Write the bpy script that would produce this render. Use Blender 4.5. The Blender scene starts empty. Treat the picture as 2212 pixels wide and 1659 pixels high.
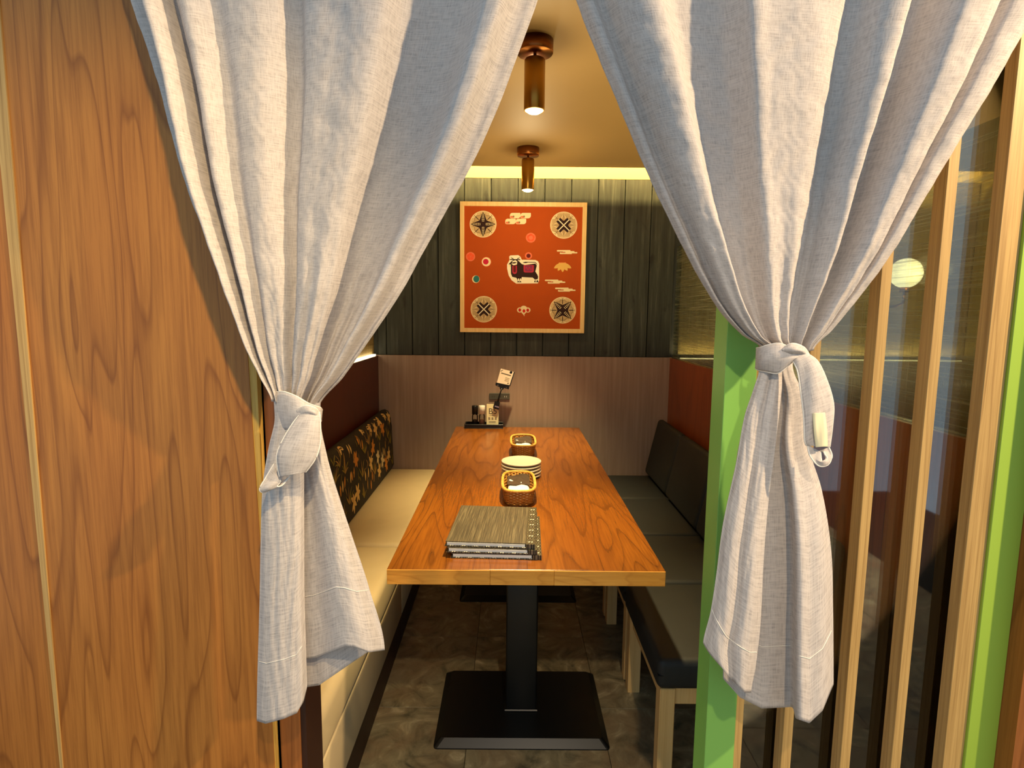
import bpy, bmesh, math, random
from mathutils import Vector, Matrix
random.seed(7)
S = bpy.context.scene
C = S.collection
PI = math.pi

# ------------------------------------------------------------------ camera
W, H_ = 2212, 1659
F = 1250.0
CX, CY = W / 2, H_ / 2
CAMH = 1.39
ey = Vector((-3, 150, -F)).normalized()          # world +Y seen in camera axes
dn = Vector((-100, -10400, -F))
dn = (dn - ey * dn.dot(ey)).normalized()
ez = -dn
ex = ey.cross(ez)
R_wc = Matrix((ex, ey, ez)).transposed()          # world -> camera
R_cw = R_wc.transposed()
cam_d = bpy.data.cameras.new('camera')
cam = bpy.data.objects.new('camera', cam_d)
C.objects.link(cam)
cam_d.sensor_fit = 'HORIZONTAL'
cam_d.sensor_width = 36.0
cam_d.lens = F / W * 36.0
cam_d.clip_start = 0.02
cam.matrix_world = Matrix.Translation((0, 0, CAMH)) @ R_cw.to_4x4()
S.camera = cam
ORG = Vector((0, 0, CAMH))

def ray(px, py):
    return R_cw @ Vector((px - CX, -(py - CY), -F))
def PY(px, py, Y):
    d = ray(px, py); return ORG + d * (Y / d.y)
def PZ(px, py, Z):
    d = ray(px, py); return ORG + d * ((Z - CAMH) / d.z)
def PX(px, py, X):
    d = ray(px, py); return ORG + d * (X / d.x)

# ------------------------------------------------------------------ world and corridor lights
S.view_settings.view_transform = 'Standard'
S.view_settings.look = 'None'
S.view_settings.exposure = 0.28
S.view_settings.gamma = 1.0
S.view_settings.use_curve_mapping = False
w = bpy.data.worlds.new('world'); S.world = w
w.use_nodes = True
bg = w.node_tree.nodes['Background']
bg.inputs[0].default_value = (0.64, 0.83, 1.0, 1)
bg.inputs[1].default_value = 0.54

def spot(name, loc, tgt, power, col, size, blend=0.4, rad=0.03):
    l = bpy.data.lights.new(name, 'SPOT')
    l.energy = power; l.color = col; l.spot_size = math.radians(size); l.spot_blend = blend
    l.shadow_soft_size = rad
    o = bpy.data.objects.new(name, l); C.objects.link(o)
    o.location = loc
    o.rotation_euler = (Vector(tgt) - Vector(loc)).to_track_quat('-Z', 'Y').to_euler()
    return o
def area(name, loc, tgt, power, col, sx, sy):
    l = bpy.data.lights.new(name, 'AREA')
    l.shape = 'RECTANGLE'; l.size = sx; l.size_y = sy; l.energy = power; l.color = col
    o = bpy.data.objects.new(name, l); C.objects.link(o)
    o.location = loc
    o.rotation_euler = (Vector(tgt) - Vector(loc)).to_track_quat('-Z', 'Y').to_euler()
    return o
# corridor ceiling lamps behind the photographer, then one added floor light
spot('corridor_spot_a', (0.10, -0.10, 2.55), (-1.15, 1.1, 0.80), 105, (1.0, 0.72, 0.36), 56, 0.9, 0.03)
spot('corridor_spot_b', (1.95, 0.20, 2.50), (0.25, 1.1, 1.20), 225, (1.0, 0.73, 0.42), 88, 0.8, 0.03)

spot('corridor_spot_c', (0.25, -0.55, 2.55), (0.22, 1.55, 0.05), 75, (1.0, 0.76, 0.48), 46, 0.9, 0.03)
spot('added_floor_light', (1.5, -1.15, 2.55), (1.5, -1.1, 0), 320, (1.0, 0.76, 0.46), 90, 0.8, 0.04)  # added unseen light, brightens the corridor floor mirrored in the glass

# ------------------------------------------------------------------ material helpers
def srgb(r, g, b):
    f = lambda c: (c / 255 / 12.92) if c / 255 <= 0.04045 else ((c / 255 + 0.055) / 1.055) ** 2.4
    return (f(r), f(g), f(b), 1)
class NT:
    def __init__(self, name):
        self.m = bpy.data.materials.new(name); self.m.use_nodes = True
        self.t = self.m.node_tree; self.n = self.t.nodes; self.l = self.t.links
        self.p = self.n['Principled BSDF']
    def node(self, typ, **kw):
        x = self.n.new(typ)
        for k, v in kw.items():
            if k.startswith('i_'): x.inputs[k[2:].replace('_', ' ')].default_value = v
            elif k.startswith('n_'): x.inputs[int(k[2:])].default_value = v
            else: setattr(x, k, v)
        return x
    def link(self, a, b): self.l.new(a, b)
    def coords(self, scale, which='Object'):
        tc = self.node('ShaderNodeTexCoord'); mp = self.node('ShaderNodeMapping')
        mp.inputs['Scale'].default_value = scale
        self.link(tc.outputs[which], mp.inputs[0]); return mp.outputs[0]
    def noise(self, vec, scale=1.0, detail=4.0, rough=0.55, dist=0.0):
        x = self.node('ShaderNodeTexNoise')
        x.inputs['Scale'].default_value = scale; x.inputs['Detail'].default_value = detail
        x.inputs['Roughness'].default_value = rough; x.inputs['Distortion'].default_value = dist
        self.link(vec, x.inputs['Vector']); return x.outputs['Fac']
    def math(self, op, a, b=None, c=None):
        x = self.node('ShaderNodeMath', operation=op)
        for i, v in enumerate((a, b, c)):
            if v is None: continue
            if isinstance(v, (int, float)): x.inputs[i].default_value = v
            else: self.link(v, x.inputs[i])
        return x.outputs[0]
    def ramp(self, fac, stops):
        x = self.node('ShaderNodeValToRGB'); e = x.color_ramp.elements
        while len(e) < len(stops): e.new(0.5)
        for q, (pos, col) in zip(e, stops): q.position = pos; q.color = col
        self.link(fac, x.inputs[0]); return x.outputs[0]
    def mix(self, fac, a, b, mode='MIX'):
        x = self.node('ShaderNodeMix', data_type='RGBA', blend_type=mode)
        if isinstance(fac, (int, float)): x.inputs[0].default_value = fac
        else: self.link(fac, x.inputs[0])
        for s, v in ((6, a), (7, b)):
            if isinstance(v, tuple): x.inputs[s].default_value = v
            else: self.link(v, x.inputs[s])
        return x.outputs[2]
    def col(self, c):
        if isinstance(c, tuple): self.p.inputs['Base Color'].default_value = c
        else: self.link(c, self.p.inputs['Base Color'])
    def bump(self, h, strength=0.2, dist=0.002):
        b = self.node('ShaderNodeBump'); b.inputs['Strength'].default_value = strength
        b.inputs['Distance'].default_value = dist
        self.link(h, b.inputs['Height']); self.link(b.outputs[0], self.p.inputs['Normal'])
def flat(name, col, rough=0.6, metal=0.0, spec=0.4):
    m = NT(name); m.col(col); m.p.inputs['Roughness'].default_value = rough
    m.p.inputs['Metallic'].default_value = metal; m.p.inputs['Specular IOR Level'].default_value = spec
    return m.m
def emit(name, col, strength):
    m = NT(name); m.p.inputs['Base Color'].default_value = col
    m.p.inputs['Emission Color'].default_value = col; m.p.inputs['Emission Strength'].default_value = strength
    return m.m
def wood(name, base, dark, light, scale=(3.2, 3.2, 0.34), rings=9.0, rough=0.45, line=0.55, seed=0.0, fine=(160, 160, 6), coat=0.0, which='Object', spec=0.4):
    """contour-line grain: iso-lines of a stretched noise give the cathedral figure"""
    m = NT(name)
    tc = m.node('ShaderNodeTexCoord'); mp = m.node('ShaderNodeMapping')
    mp.inputs['Scale'].default_value = scale; mp.inputs['Location'].default_value = (seed, seed * .7, seed * 1.3)
    m.link(tc.outputs[which], mp.inputs[0])
    n1 = m.noise(mp.outputs[0], 1.0, 1.2, 0.4, 0.25)
    fr = m.math('FRACT', m.math('MULTIPLY', n1, rings))
    ln = m.ramp(fr, [(0.0, (1, 1, 1, 1)), (0.12, (.35, .35, .35, 1)), (0.45, (0, 0, 0, 1)), (0.93, (.1, .1, .1, 1)), (1.0, (1, 1, 1, 1))])
    n2 = m.noise(m.coords(fine, which), 1.0, 5.0, 0.65)
    n3 = m.noise(mp.outputs[0], 0.7, 3.0, 0.5)
    c = m.mix(m.ramp(n3, [(0.35, (0, 0, 0, 1)), (0.68, (1, 1, 1, 1))]), base, light)
    c = m.mix(m.math('MULTIPLY', m.ramp(n2, [(0.42, (0, 0, 0, 1)), (0.75, (1, 1, 1, 1))]), 0.55), c, dark)
    c = m.mix(m.math('MULTIPLY', ln, line), c, dark)
    m.col(c); m.p.inputs['Roughness'].default_value = rough
    m.p.inputs['Specular IOR Level'].default_value = spec
    m.p.inputs['Coat Weight'].default_value = coat; m.p.inputs['Coat Roughness'].default_value = 0.25
    m.bump(n2, 0.12, 0.001)
    return m.m

# ------------------------------------------------------------------ materials
def mk_linen(name, base, thr, dark):
    m = NT(name)
    tc = m.node('ShaderNodeTexCoord')
    def st(sx, sy, det=3.0):
        mp = m.node('ShaderNodeMapping'); mp.inputs['Scale'].default_value = (sx, sy, 1)
        m.link(tc.outputs['UV'], mp.inputs[0]); return m.noise(mp.outputs[0], 1.0, det, 0.6)
    a = st(340, 34); b = st(26, 320); g = st(5, 5)
    fa = m.ramp(a, [(0.40, (0, 0, 0, 1)), (0.70, (1, 1, 1, 1))])
    fb = m.ramp(b, [(0.40, (0, 0, 0, 1)), (0.70, (1, 1, 1, 1))])
    c = m.mix(m.math('MULTIPLY', fa, 0.42), base, thr)
    c = m.mix(m.math('MULTIPLY', fb, 0.28), c, dark)
    c = m.mix(m.math('MULTIPLY', m.math('MULTIPLY', fa, fb), 0.45), c, srgb(110, 106, 106))
    m.col(c); m.p.inputs['Roughness'].default_value = 0.95; m.p.inputs['Specular IOR Level'].default_value = 0.1
    m.bump(m.math('ADD', a, b), 0.25, 0.0012)
    tr = m.node('ShaderNodeBsdfTranslucent'); m.link(c, tr.inputs[0])
    mx = m.node('ShaderNodeMixShader'); mx.inputs[0].default_value = 0.10
    m.link(m.p.outputs[0], mx.inputs[1]); m.link(tr.outputs[0], mx.inputs[2])
    m.link(mx.outputs[0], m.n['Material Output'].inputs[0])
    return m.m
M = {}
M['linen'] = mk_linen('linen', srgb(216, 207, 200), srgb(196, 184, 178), srgb(160, 153, 152))
M['stitch'] = flat('stitch_thread', srgb(240, 234, 222), 0.9)
M['panel'] = wood('cherry_panel', srgb(176, 112, 48), srgb(114, 62, 20), srgb(188, 126, 56), (12, 12, 1.1), 8, 0.42, 0.6, 2.3, (170, 170, 5))
M['panel2'] = wood('cherry_jamb', srgb(160, 96, 44), srgb(106, 56, 20), srgb(172, 108, 54), (7, 7, .8), 9, 0.42, 0.6, 5.1, (130, 130, 4))
M['ply'] = wood('plywood_edge', srgb(214, 168, 72), srgb(130, 84, 22), srgb(232, 194, 104), (170, 170, .5), 4, 0.5, 0.6, 1.0)
M['slat'] = wood('oak_slat', srgb(190, 152, 90), srgb(130, 92, 42), srgb(208, 172, 108), (22, 22, .7), 6, 0.5, 0.45, 3.0, (260, 260, 5))
M['redlam_shade'] = wood('shaded_red_laminate', srgb(74, 28, 18), srgb(48, 16, 10), srgb(84, 34, 22), (4, 4, .5), 8, 0.4, 0.4, 12.0, (120, 120, 4))  # darker copy of the red brown laminate, left wall shade put into its colour
M['legwood'] = wood('pale_beech', srgb(238, 194, 124), srgb(212, 160, 88), srgb(244, 206, 140), (14, 14, .8), 5, 0.5, 0.3, 4.0, (200, 200, 5))
M['green'] = flat('green_paint', srgb(136, 194, 92), 0.5)
M['green2'] = flat('lime_paint', srgb(158, 192, 70), 0.5)
M['brownlam'] = None
def lam(name, base, streak):
    m = NT(name)
    n = m.noise(m.coords((60, 60, 2.2)), 1.0, 5.0, 0.6)
    n2 = m.noise(m.coords((5, 5, 1.2)), 1.0, 3.0, 0.5)
    c = m.mix(m.ramp(n, [(0.35, (0, 0, 0, 1)), (0.7, (1, 1, 1, 1))]), base, streak)
    c = m.mix(m.math('MULTIPLY', m.ramp(n2, [(0.4, (0, 0, 0, 1)), (0.7, (1, 1, 1, 1))]), 0.4), c, streak)
    m.col(c); m.p.inputs['Roughness'].default_value = 0.5
    return m.m
M['brownlam'] = lam('brown_laminate', srgb(152, 128, 114), srgb(172, 148, 132))
M['redlam'] = wood('red_brown_laminate', srgb(132, 66, 32), srgb(88, 38, 16), srgb(150, 78, 38), (4, 4, .5), 8, 0.35, 0.5, 9.0, (120, 120, 4))
def mk_plank():
    m = NT('charred_plank')
    oi = m.node('ShaderNodeObjectInfo')
    add = m.node('ShaderNodeVectorMath', operation='ADD')
    cmb = m.node('ShaderNodeCombineXYZ')
    m.link(m.math('MULTIPLY', oi.outputs['Random'], 37.0), cmb.inputs[2])
    m.link(m.math('MULTIPLY', oi.outputs['Random'], 11.0), cmb.inputs[0])
    tc = m.node('ShaderNodeTexCoord'); m.link(tc.outputs['Object'], add.inputs[0]); m.link(cmb.outputs[0], add.inputs[1])
    def mp(s):
        x = m.node('ShaderNodeMapping'); x.inputs['Scale'].default_value = s
        m.link(add.outputs[0], x.inputs[0]); return x.outputs[0]
    n = m.noise(mp((50, 50, 3.0)), 1.0, 6.0, 0.62)
    k = m.noise(mp((14, 14, 5.0)), 1.0, 3.0, 0.5, 0.6)
    c = m.ramp(n, [(0.30, srgb(34, 37, 34)), (0.55, srgb(56, 60, 54)), (0.75, srgb(88, 92, 84))])
    c = m.mix(m.ramp(k, [(0.62, (0, 0, 0, 1)), (0.74, (1, 1, 1, 1))]), c, srgb(24, 24, 22))
    c = m.mix(m.math('MULTIPLY', oi.outputs['Random'], 0.35), c, srgb(44, 50, 46))
    m.col(c); m.p.inputs['Roughness'].default_value = 0.62; m.bump(n, 0.3, 0.002)
    return m.m
M['plank'] = mk_plank()
def mk_ceiling():
    m = NT('ceiling_paint')
    n = m.noise(m.coords((3, 3, 3)), 1.0, 4.0, 0.5)
    m.col(m.mix(n, srgb(136, 110, 66), srgb(144, 118, 74)))
    m.p.inputs['Roughness'].default_value = 0.6
    return m.m
M['ceil'] = mk_ceiling()
M['cream'] = flat('cream_paint', srgb(238, 206, 120), 0.6)
def mk_floor():
    m = NT('slate_tile')
    oi = m.node('ShaderNodeObjectInfo')
    tc = m.node('ShaderNodeTexCoord')
    add = m.node('ShaderNodeVectorMath', operation='ADD'); cmb = m.node('ShaderNodeCombineXYZ')
    m.link(m.math('MULTIPLY', oi.outputs['Random'], 50.0), cmb.inputs[0])
    m.link(tc.outputs['Object'], add.inputs[0]); m.link(cmb.outputs[0], add.inputs[1])
    def ns(sc, d, r, di=0.0):
        return m.noise(add.outputs[0], sc, d, r, di)
    a = ns(9, 7, 0.62, 1.6); b = ns(5, 4, 0.5, 0.8); e = ns(15, 4, 0.6, 2.5)
    c = m.ramp(a, [(0.30, srgb(80, 76, 58)), (0.46, srgb(132, 122, 92)), (0.58, srgb(156, 144, 110)), (0.72, srgb(204, 190, 150))])
    c = m.mix(m.math('MULTIPLY', m.ramp(b, [(0.45, (0, 0, 0, 1)), (0.65, (1, 1, 1, 1))]), 0.55), c, srgb(140, 112, 80))
    c = m.mix(m.math('MULTIPLY', m.ramp(e, [(0.49, (0, 0, 0, 1)), (0.51, (1, 1, 1, 1)), (0.53, (0, 0, 0, 1))]), 0.35), c, srgb(150, 138, 104))
    m.col(c); m.p.inputs['Roughness'].default_value = 0.5; m.bump(a, 0.35, 0.004)
    return m.m
M['floor'] = mk_floor()
M['grout'] = flat('floor_base', srgb(40, 36, 26), 0.8)
M['tabletop'] = wood('table_veneer', srgb(134, 74, 18), srgb(74, 34, 5), srgb(152, 90, 24), (8.5, 1.1, 8.5), 9, 0.26, 0.55, 6.4, (150, 6, 150), 0.4)
M['tableedge'] = wood('table_edge_wood', srgb(228, 160, 62), srgb(184, 112, 30), srgb(240, 180, 84), (3.0, 30, 18), 6, 0.35, 0.4, 1.7, (8, 90, 90), 0.2)
M['blackmetal'] = flat('black_powder_coat', srgb(16, 18, 18), 0.36, 0.0, 0.5)
def vinyl(name, c1, c2, rough, bump=0.15):
    m = NT(name)
    n = m.noise(m.coords((14, 14, 14)), 1.0, 4.0, 0.5); f = m.noise(m.coords((500, 500, 500)), 1.0, 2.0, 0.5)
    m.col(m.mix(n, c1, c2)); m.p.inputs['Roughness'].default_value = rough; m.bump(f, bump, 0.0008)
    return m.m
M['beige'] = vinyl('beige_vinyl', srgb(206, 184, 142), srgb(196, 174, 132), 0.55)
M['grey'] = vinyl('charcoal_fabric', srgb(33, 35, 34), srgb(27, 29, 28), 0.62, 0.3)
M['kick'] = flat('dark_kick_board', srgb(52, 28, 16), 0.5)
M['floralbase'] = vinyl('dark_floral_cloth', srgb(40, 30, 16), srgb(32, 24, 14), 0.8, 0.4)
for nm, c in (('fl_cream', (228, 186, 110)), ('fl_orange', (218, 140, 50)), ('fl_white', (222, 200, 150)), ('fl_olive', (140, 122, 40)), ('fl_tan', (170, 126, 62))):
    M[nm] = flat(nm, srgb(*c), 0.85)
M['brass'] = flat('brushed_bronze', srgb(150, 96, 52), 0.32, 1.0)
M['brass2'] = flat('antique_brass', srgb(176, 132, 60), 0.28, 1.0)
M['lens'] = emit('lamp_lens', (1.0, 0.84, 0.42, 1), 14)
M['led'] = emit('led_diffuser', (1.0, 0.86, 0.52, 1), 6)
M['led2'] = emit('led_line', (1.0, 0.80, 0.36, 1), 1.5)
M['globe'] = emit('opal_globe', (1.0, 0.86, 0.48, 1), 3.2)
M['framew'] = wood('pale_frame_wood', srgb(246, 208, 142), srgb(222, 176, 104), srgb(250, 218, 158), (30, 4, 4), 4, 0.45, 0.25, 2.0)
M['canvas'] = vinyl('orange_cloth', srgb(184, 76, 0), srgb(176, 70, 0), 0.9, 0.1)
for nm, c in (('p_tan', (220, 188, 138)), ('p_dark', (44, 14, 12)), ('p_cream', (246, 226, 180)), ('p_white', (250, 240, 214)), ('p_line', (146, 114, 76)),
              ('p_pink', (236, 120, 84)), ('p_red', (206, 30, 20)), ('p_coral', (244, 92, 50)), ('p_mag', (206, 24, 66)), ('p_teal', (40, 120, 122)), ('p_plum', (130, 44, 86)), ('p_rose', (180, 40, 70)), ('p_leaf', (232, 184, 96)), ('p_maroon', (100, 14, 20))):
    M[nm] = flat(nm, srgb(*c), 0.8)
M['plate'] = flat('white_ceramic', srgb(236, 226, 204), 0.25)
M['wicker'] = wood('wicker', srgb(178, 122, 50), srgb(120, 72, 20), srgb(206, 150, 72), (60, 60, 60), 4, 0.6, 0.4, 0.5)
M['wickerrim'] = wood('wicker_rim', srgb(220, 164, 70), srgb(160, 104, 30), srgb(234, 186, 96), (60, 60, 60), 4, 0.55, 0.4, 0.9)
M['napkin'] = vinyl('brown_napkin', srgb(74, 56, 40), srgb(62, 46, 32), 0.9, 0.4)
M['towel'] = flat('white_wrapper', srgb(250, 246, 236), 0.5)
M['white'] = flat('white_plastic', srgb(240, 236, 226), 0.35)
M['black'] = flat('black_plastic', srgb(18, 18, 18), 0.35)
M['card'] = flat('cream_card', srgb(240, 228, 186), 0.7)
M['card2'] = flat('pale_pink_card', srgb(244, 224, 206), 0.7)
M['ink'] = flat('grey_ink', srgb(96, 88, 76), 0.8)
M['ink2'] = flat('pale_ink', srgb(150, 136, 116), 0.8)
M['plateg'] = flat('grey_outlet_plastic', srgb(84, 82, 74), 0.45)
M['salt'] = flat('pink_salt', srgb(214, 160, 130), 0.7)
M['pepper'] = flat('peppercorns', srgb(50, 42, 34), 0.7)
M['chrome'] = flat('chrome', srgb(210, 210, 205), 0.2, 1.0)
M['paper'] = flat('white_pages', srgb(236, 240, 238), 0.35)
def mk_glass(name, tint, refl):
    m = NT(name)
    tr = m.node('ShaderNodeBsdfTransparent'); tr.inputs[0].default_value = tint
    gl = m.node('ShaderNodeBsdfGlossy'); gl.inputs['Roughness'].default_value = 0.03
    fr = m.node('ShaderNodeFresnel'); fr.inputs[0].default_value = 1.5
    mx = m.node('ShaderNodeMixShader')
    m.link(m.math('MULTIPLY', fr.outputs[0], refl), mx.inputs[0]); m.link(tr.outputs[0], mx.inputs[1]); m.link(gl.outputs[0], mx.inputs[2])
    m.link(mx.outputs[0], m.n['Material Output'].inputs[0]); return m.m
M['glass'] = mk_glass('partition_glass', (0.93, 0.96, 0.94, 1), 2.0)
M['jarglass'] = mk_glass('jar_glass', (0.95, 0.95, 0.92, 1), 1.2)
def mk_woven():
    m = NT('woven_laminate')
    a = m.noise(m.coords((1, 2.2, 210)), 1.0, 4.0, 0.7); b = m.noise(m.coords((1, 200, 3.0)), 1.0, 4.0, 0.7)
    fa = m.ramp(a, [(0.45, (0, 0, 0, 1)), (0.72, (1, 1, 1, 1))]); fb = m.ramp(b, [(0.48, (0, 0, 0, 1)), (0.75, (1, 1, 1, 1))])
    s = m.math('MAXIMUM', fa, m.math('MULTIPLY', fb, .8))
    c = m.mix(s, srgb(58, 66, 58), srgb(168, 172, 150))
    m.col(c); m.p.inputs['Roughness'].default_value = 0.35
    tr = m.node('ShaderNodeBsdfTransparent'); tr.inputs[0].default_value = (0.9, 0.95, 0.9, 1)
    mx = m.node('ShaderNodeMixShader')
    m.link(m.math('ADD', m.math('MULTIPLY', s, 0.34), 0.42), mx.inputs[0])
    m.link(tr.outputs[0], mx.inputs[1]); m.link(m.p.outputs[0], mx.inputs[2])
    m.link(mx.outputs[0], m.n['Material Output'].inputs[0]); return m.m
M['woven'] = mk_woven()
def mk_goldpaper():
    m = NT('gold_wallpaper')
    a = m.noise(m.coords((3, 3, 190)), 1.0, 4.0, 0.7); b = m.noise(m.coords((160, 160, 3)), 1.0, 4.0, 0.7)
    m.col(m.mix(m.ramp(m.math('MULTIPLY', a, b), [(0.18, (0, 0, 0, 1)), (0.38, (1, 1, 1, 1))]), srgb(120, 100, 56), srgb(176, 152, 96)))
    m.p.inputs['Roughness'].default_value = 0.5; return m.m
M['goldpaper'] = mk_goldpaper()
def mk_menu():
    m = NT('striped_menu_cover')
    n = m.noise(m.coords((330, 6, 1)), 1.0, 3.0, 0.7)
    m.col(m.ramp(n, [(0.30, srgb(44, 38, 30)), (0.5, srgb(76, 68, 52)), (0.72, srgb(128, 116, 90))]))
    m.p.inputs['Roughness'].default_value = 0.45; return m.m
M['menu'] = mk_menu()
def mk_menuspine():
    m = NT('patterned_spine')
    v = m.node('ShaderNodeTexVoronoi'); v.inputs['Scale'].default_value = 1.0; v.inputs['Randomness'].default_value = 0.0
    m.link(m.coords((62, 44, 1)), v.inputs['Vector'])
    m.col(m.ramp(v.outputs['Distance'], [(0.0, srgb(120, 112, 90)), (0.18, srgb(110, 100, 80)), (0.22, srgb(34, 32, 26)), (0.42, srgb(30, 30, 24)), (0.46, srgb(120, 112, 84)), (0.6, srgb(40, 38, 30))]))
    m.p.inputs['Roughness'].default_value = 0.35; return m.m
M['spine'] = mk_menuspine()

# ------------------------------------------------------------------ mesh helpers
def link(name, me, mat, parent=None):
    o = bpy.data.objects.new(name, me); C.objects.link(o)
    if mat is not None and len(me.materials) == 0:
        for mm in (mat if isinstance(mat, (list, tuple)) else [mat]):
            me.materials.append(M[mm] if isinstance(mm, str) else mm)
    if parent: o.parent = parent
    return o
def from_bm(name, bm, mat, parent=None, smooth=False, recalc=True):
    if recalc: bmesh.ops.recalc_face_normals(bm, faces=bm.faces)
    me = bpy.data.meshes.new(name); bm.to_mesh(me); bm.free()
    if smooth: me.polygons.foreach_set('use_smooth', [True] * len(me.polygons))
    return link(name, me, mat, parent)
def pyd(name, v, f, mat, parent=None, smooth=False):
    me = bpy.data.meshes.new(name); me.from_pydata([tuple(p) for p in v], [], f); me.update()
    if smooth: me.polygons.foreach_set('use_smooth', [True] * len(me.polygons))
    return link(name, me, mat, parent)
def add_box(bm, a, b, bev=0.0, seg=2):
    vs = [bm.verts.new((x, y, z)) for x in (a[0], b[0]) for y in (a[1], b[1]) for z in (a[2], b[2])]
    fs = [bm.faces.new([vs[i] for i in q]) for q in ((0, 1, 3, 2), (4, 6, 7, 5), (0, 4, 5, 1), (2, 3, 7, 6), (0, 2, 6, 4), (1, 5, 7, 3))]
    if bev > 0:
        es = list({e for f in fs for e in f.edges})
        bmesh.ops.bevel(bm, geom=es, offset=bev, segments=seg, profile=0.5, affect='EDGES', clamp_overlap=True)
def box(name, a, b, mat, parent=None, bev=0.0, seg=2, smooth=False):
    """box in world coordinates, origin at its base centre"""
    a = Vector(a); b = Vector(b)
    o = Vector(((a.x + b.x) / 2, (a.y + b.y) / 2, min(a.z, b.z)))
    if parent is not None: pw = worldloc(parent)
    else: pw = Vector((0, 0, 0))
    bm = bmesh.new(); add_box(bm, a - o, b - o, bev, seg)
    r = from_bm(name, bm, mat, parent, smooth or bev > 0.004)
    r.location = o - pw
    return r
LOC = {}
def worldloc(o):
    v = Vector(o.location)
    while o.parent: o = o.parent; v += Vector(o.location)
    return v
def thing(name, label, cat, loc=(0, 0, 0), group=None):
    o = bpy.data.objects.new(name, None); C.objects.link(o); o.location = loc
    o.empty_display_size = 0.05
    return tag(o, label, cat, group)
def tag(o, label, cat, group=None):
    o['label'] = label; o['category'] = cat
    if group: o['group'] = group
    return o
def struct(o):
    o['kind'] = 'structure'; return o
def at(o, parent, world):
    """set world location for a child of an unrotated parent"""
    o.location = Vector(world) - (worldloc(parent) if parent else Vector((0, 0, 0)))
    return o
def lathe(bm, prof, seg=32, c=(0, 0, 0)):
    rings = []
    for r, z in prof:
        if r < 1e-6: rings.append([bm.verts.new((c[0], c[1], c[2] + z))])
        else: rings.append([bm.verts.new((c[0] + r * math.cos(2 * PI * k / seg), c[1] + r * math.sin(2 * PI * k / seg), c[2] + z)) for k in range(seg)])
    for A, B in zip(rings, rings[1:]):
        for k in range(seg):
            k2 = (k + 1) % seg
            if len(A) == 1 and len(B) == 1: continue
            if len(A) == 1: bm.faces.new((A[0], B[k], B[k2]))
            elif len(B) == 1: bm.faces.new((A[k], B[0], A[k2]))
            else: bm.faces.new((A[k], B[k], B[k2], A[k2]))
def tube(bm, pts, r, seg=8, closed=False):
    pts = [Vector(p) for p in pts]; n = len(pts); rings = []
    for i, p in enumerate(pts):
        t = (pts[(i + 1) % n] - pts[i - 1]) if closed else (pts[min(i + 1, n - 1)] - pts[max(i - 1, 0)])
        t.normalize()
        up = Vector((0, 0, 1)) if abs(t.z) < 0.9 else Vector((1, 0, 0))
        a = t.cross(up).normalized(); b = t.cross(a)
        rr = r[i] if isinstance(r, (list, tuple)) else r
        rings.append([bm.verts.new(p + a * rr * math.cos(2 * PI * k / seg) + b * rr * math.sin(2 * PI * k / seg)) for k in range(seg)])
    for i in range(n if closed else n - 1):
        A, B = rings[i], rings[(i + 1) % n]
        for k in range(seg): bm.faces.new((A[k], A[(k + 1) % seg], B[(k + 1) % seg], B[k]))
    if not closed:
        bm.faces.new(rings[0][::-1]); bm.faces.new(rings[-1])
def prism(bm, poly, axis, lo, hi):
    """extrude a 2-D polygon along an axis ('x','y','z')"""
    def mk(p, h):
        return {'x': (h, p[0], p[1]), 'y': (p[0], h, p[1]), 'z': (p[0], p[1], h)}[axis]
    A = [bm.verts.new(mk(p, lo)) for p in poly]; B = [bm.verts.new(mk(p, hi)) for p in poly]
    n = len(poly)
    bm.faces.new(A); bm.faces.new(B[::-1])
    for i in range(n): bm.faces.new((A[i], B[i], B[(i + 1) % n], A[(i + 1) % n]))
def interp(tab, t):
    if t <= tab[0][0]: return tab[0][1]
    for (a, va), (b, vb) in zip(tab, tab[1:]):
        if t <= b: return va + (vb - va) * (t - a) / (b - a)
    return tab[-1][1]
def sinterp(tab, t):
    """Catmull-Rom style smooth interpolation"""
    if t <= tab[0][0]: return tab[0][1]
    if t >= tab[-1][0]: return tab[-1][1]
    for i in range(len(tab) - 1):
        a, va = tab[i]; b, vb = tab[i + 1]
        if t <= b:
            k = (t - a) / (b - a)
            m0 = 0 if i == 0 else (vb - tab[i - 1][1]) / (b - tab[i - 1][0]) * (b - a)
            m1 = 0 if i + 2 >= len(tab) else (tab[i + 2][1] - va) / (tab[i + 2][0] - a) * (b - a)
            k2 = k * k; k3 = k2 * k
            return (2 * k3 - 3 * k2 + 1) * va + (k3 - 2 * k2 + k) * m0 + (-2 * k3 + 3 * k2) * vb + (k3 - k2) * m1

# ------------------------------------------------------------------ layout numbers
YW = 3.53            # back wall face
YP = 1.13            # front face of the jambs
YC = 1.055           # hanging plane of the curtains
ZC = 2.22            # booth ceiling
YL = 3.39            # ceiling lip before the light slot
ZP = 1.138           # top of the brown wall panelling
ZT = 0.71            # table top
XL = PY(817, 768, YW).x
XR = PY(1447, 773, YW).x
ZPL = PY(1130, 385, YW).z
XN = XR + 1.80       # far side of the next booth

# ================================================================== SETTING
# floor with separate tiles
fl = struct(box('floor', (-2.2, -2.2, -0.06), (XN + .3, YW + .1, -0.006), 'grout'))
TS = 0.457
tile_me = None
for i in range(-4, 7):
    for j in range(-5, 8):
        x0 = -0.13 + i * TS; y0 = 0.08 + j * TS
        if x0 < -1.9 or x0 + TS > 2.6: continue
        if tile_me is None:
            bm = bmesh.new(); add_box(bm, (0, 0, -0.006), (TS - .0015, TS - .0015, 0.0), 0.0008, 1)
            t = from_bm('tile', bm, 'floor', fl); tile_me = t.data
        else:
            t = bpy.data.objects.new('tile', tile_me); C.objects.link(t); t.parent = fl
        at(t, fl, (x0, y0, 0))

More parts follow.
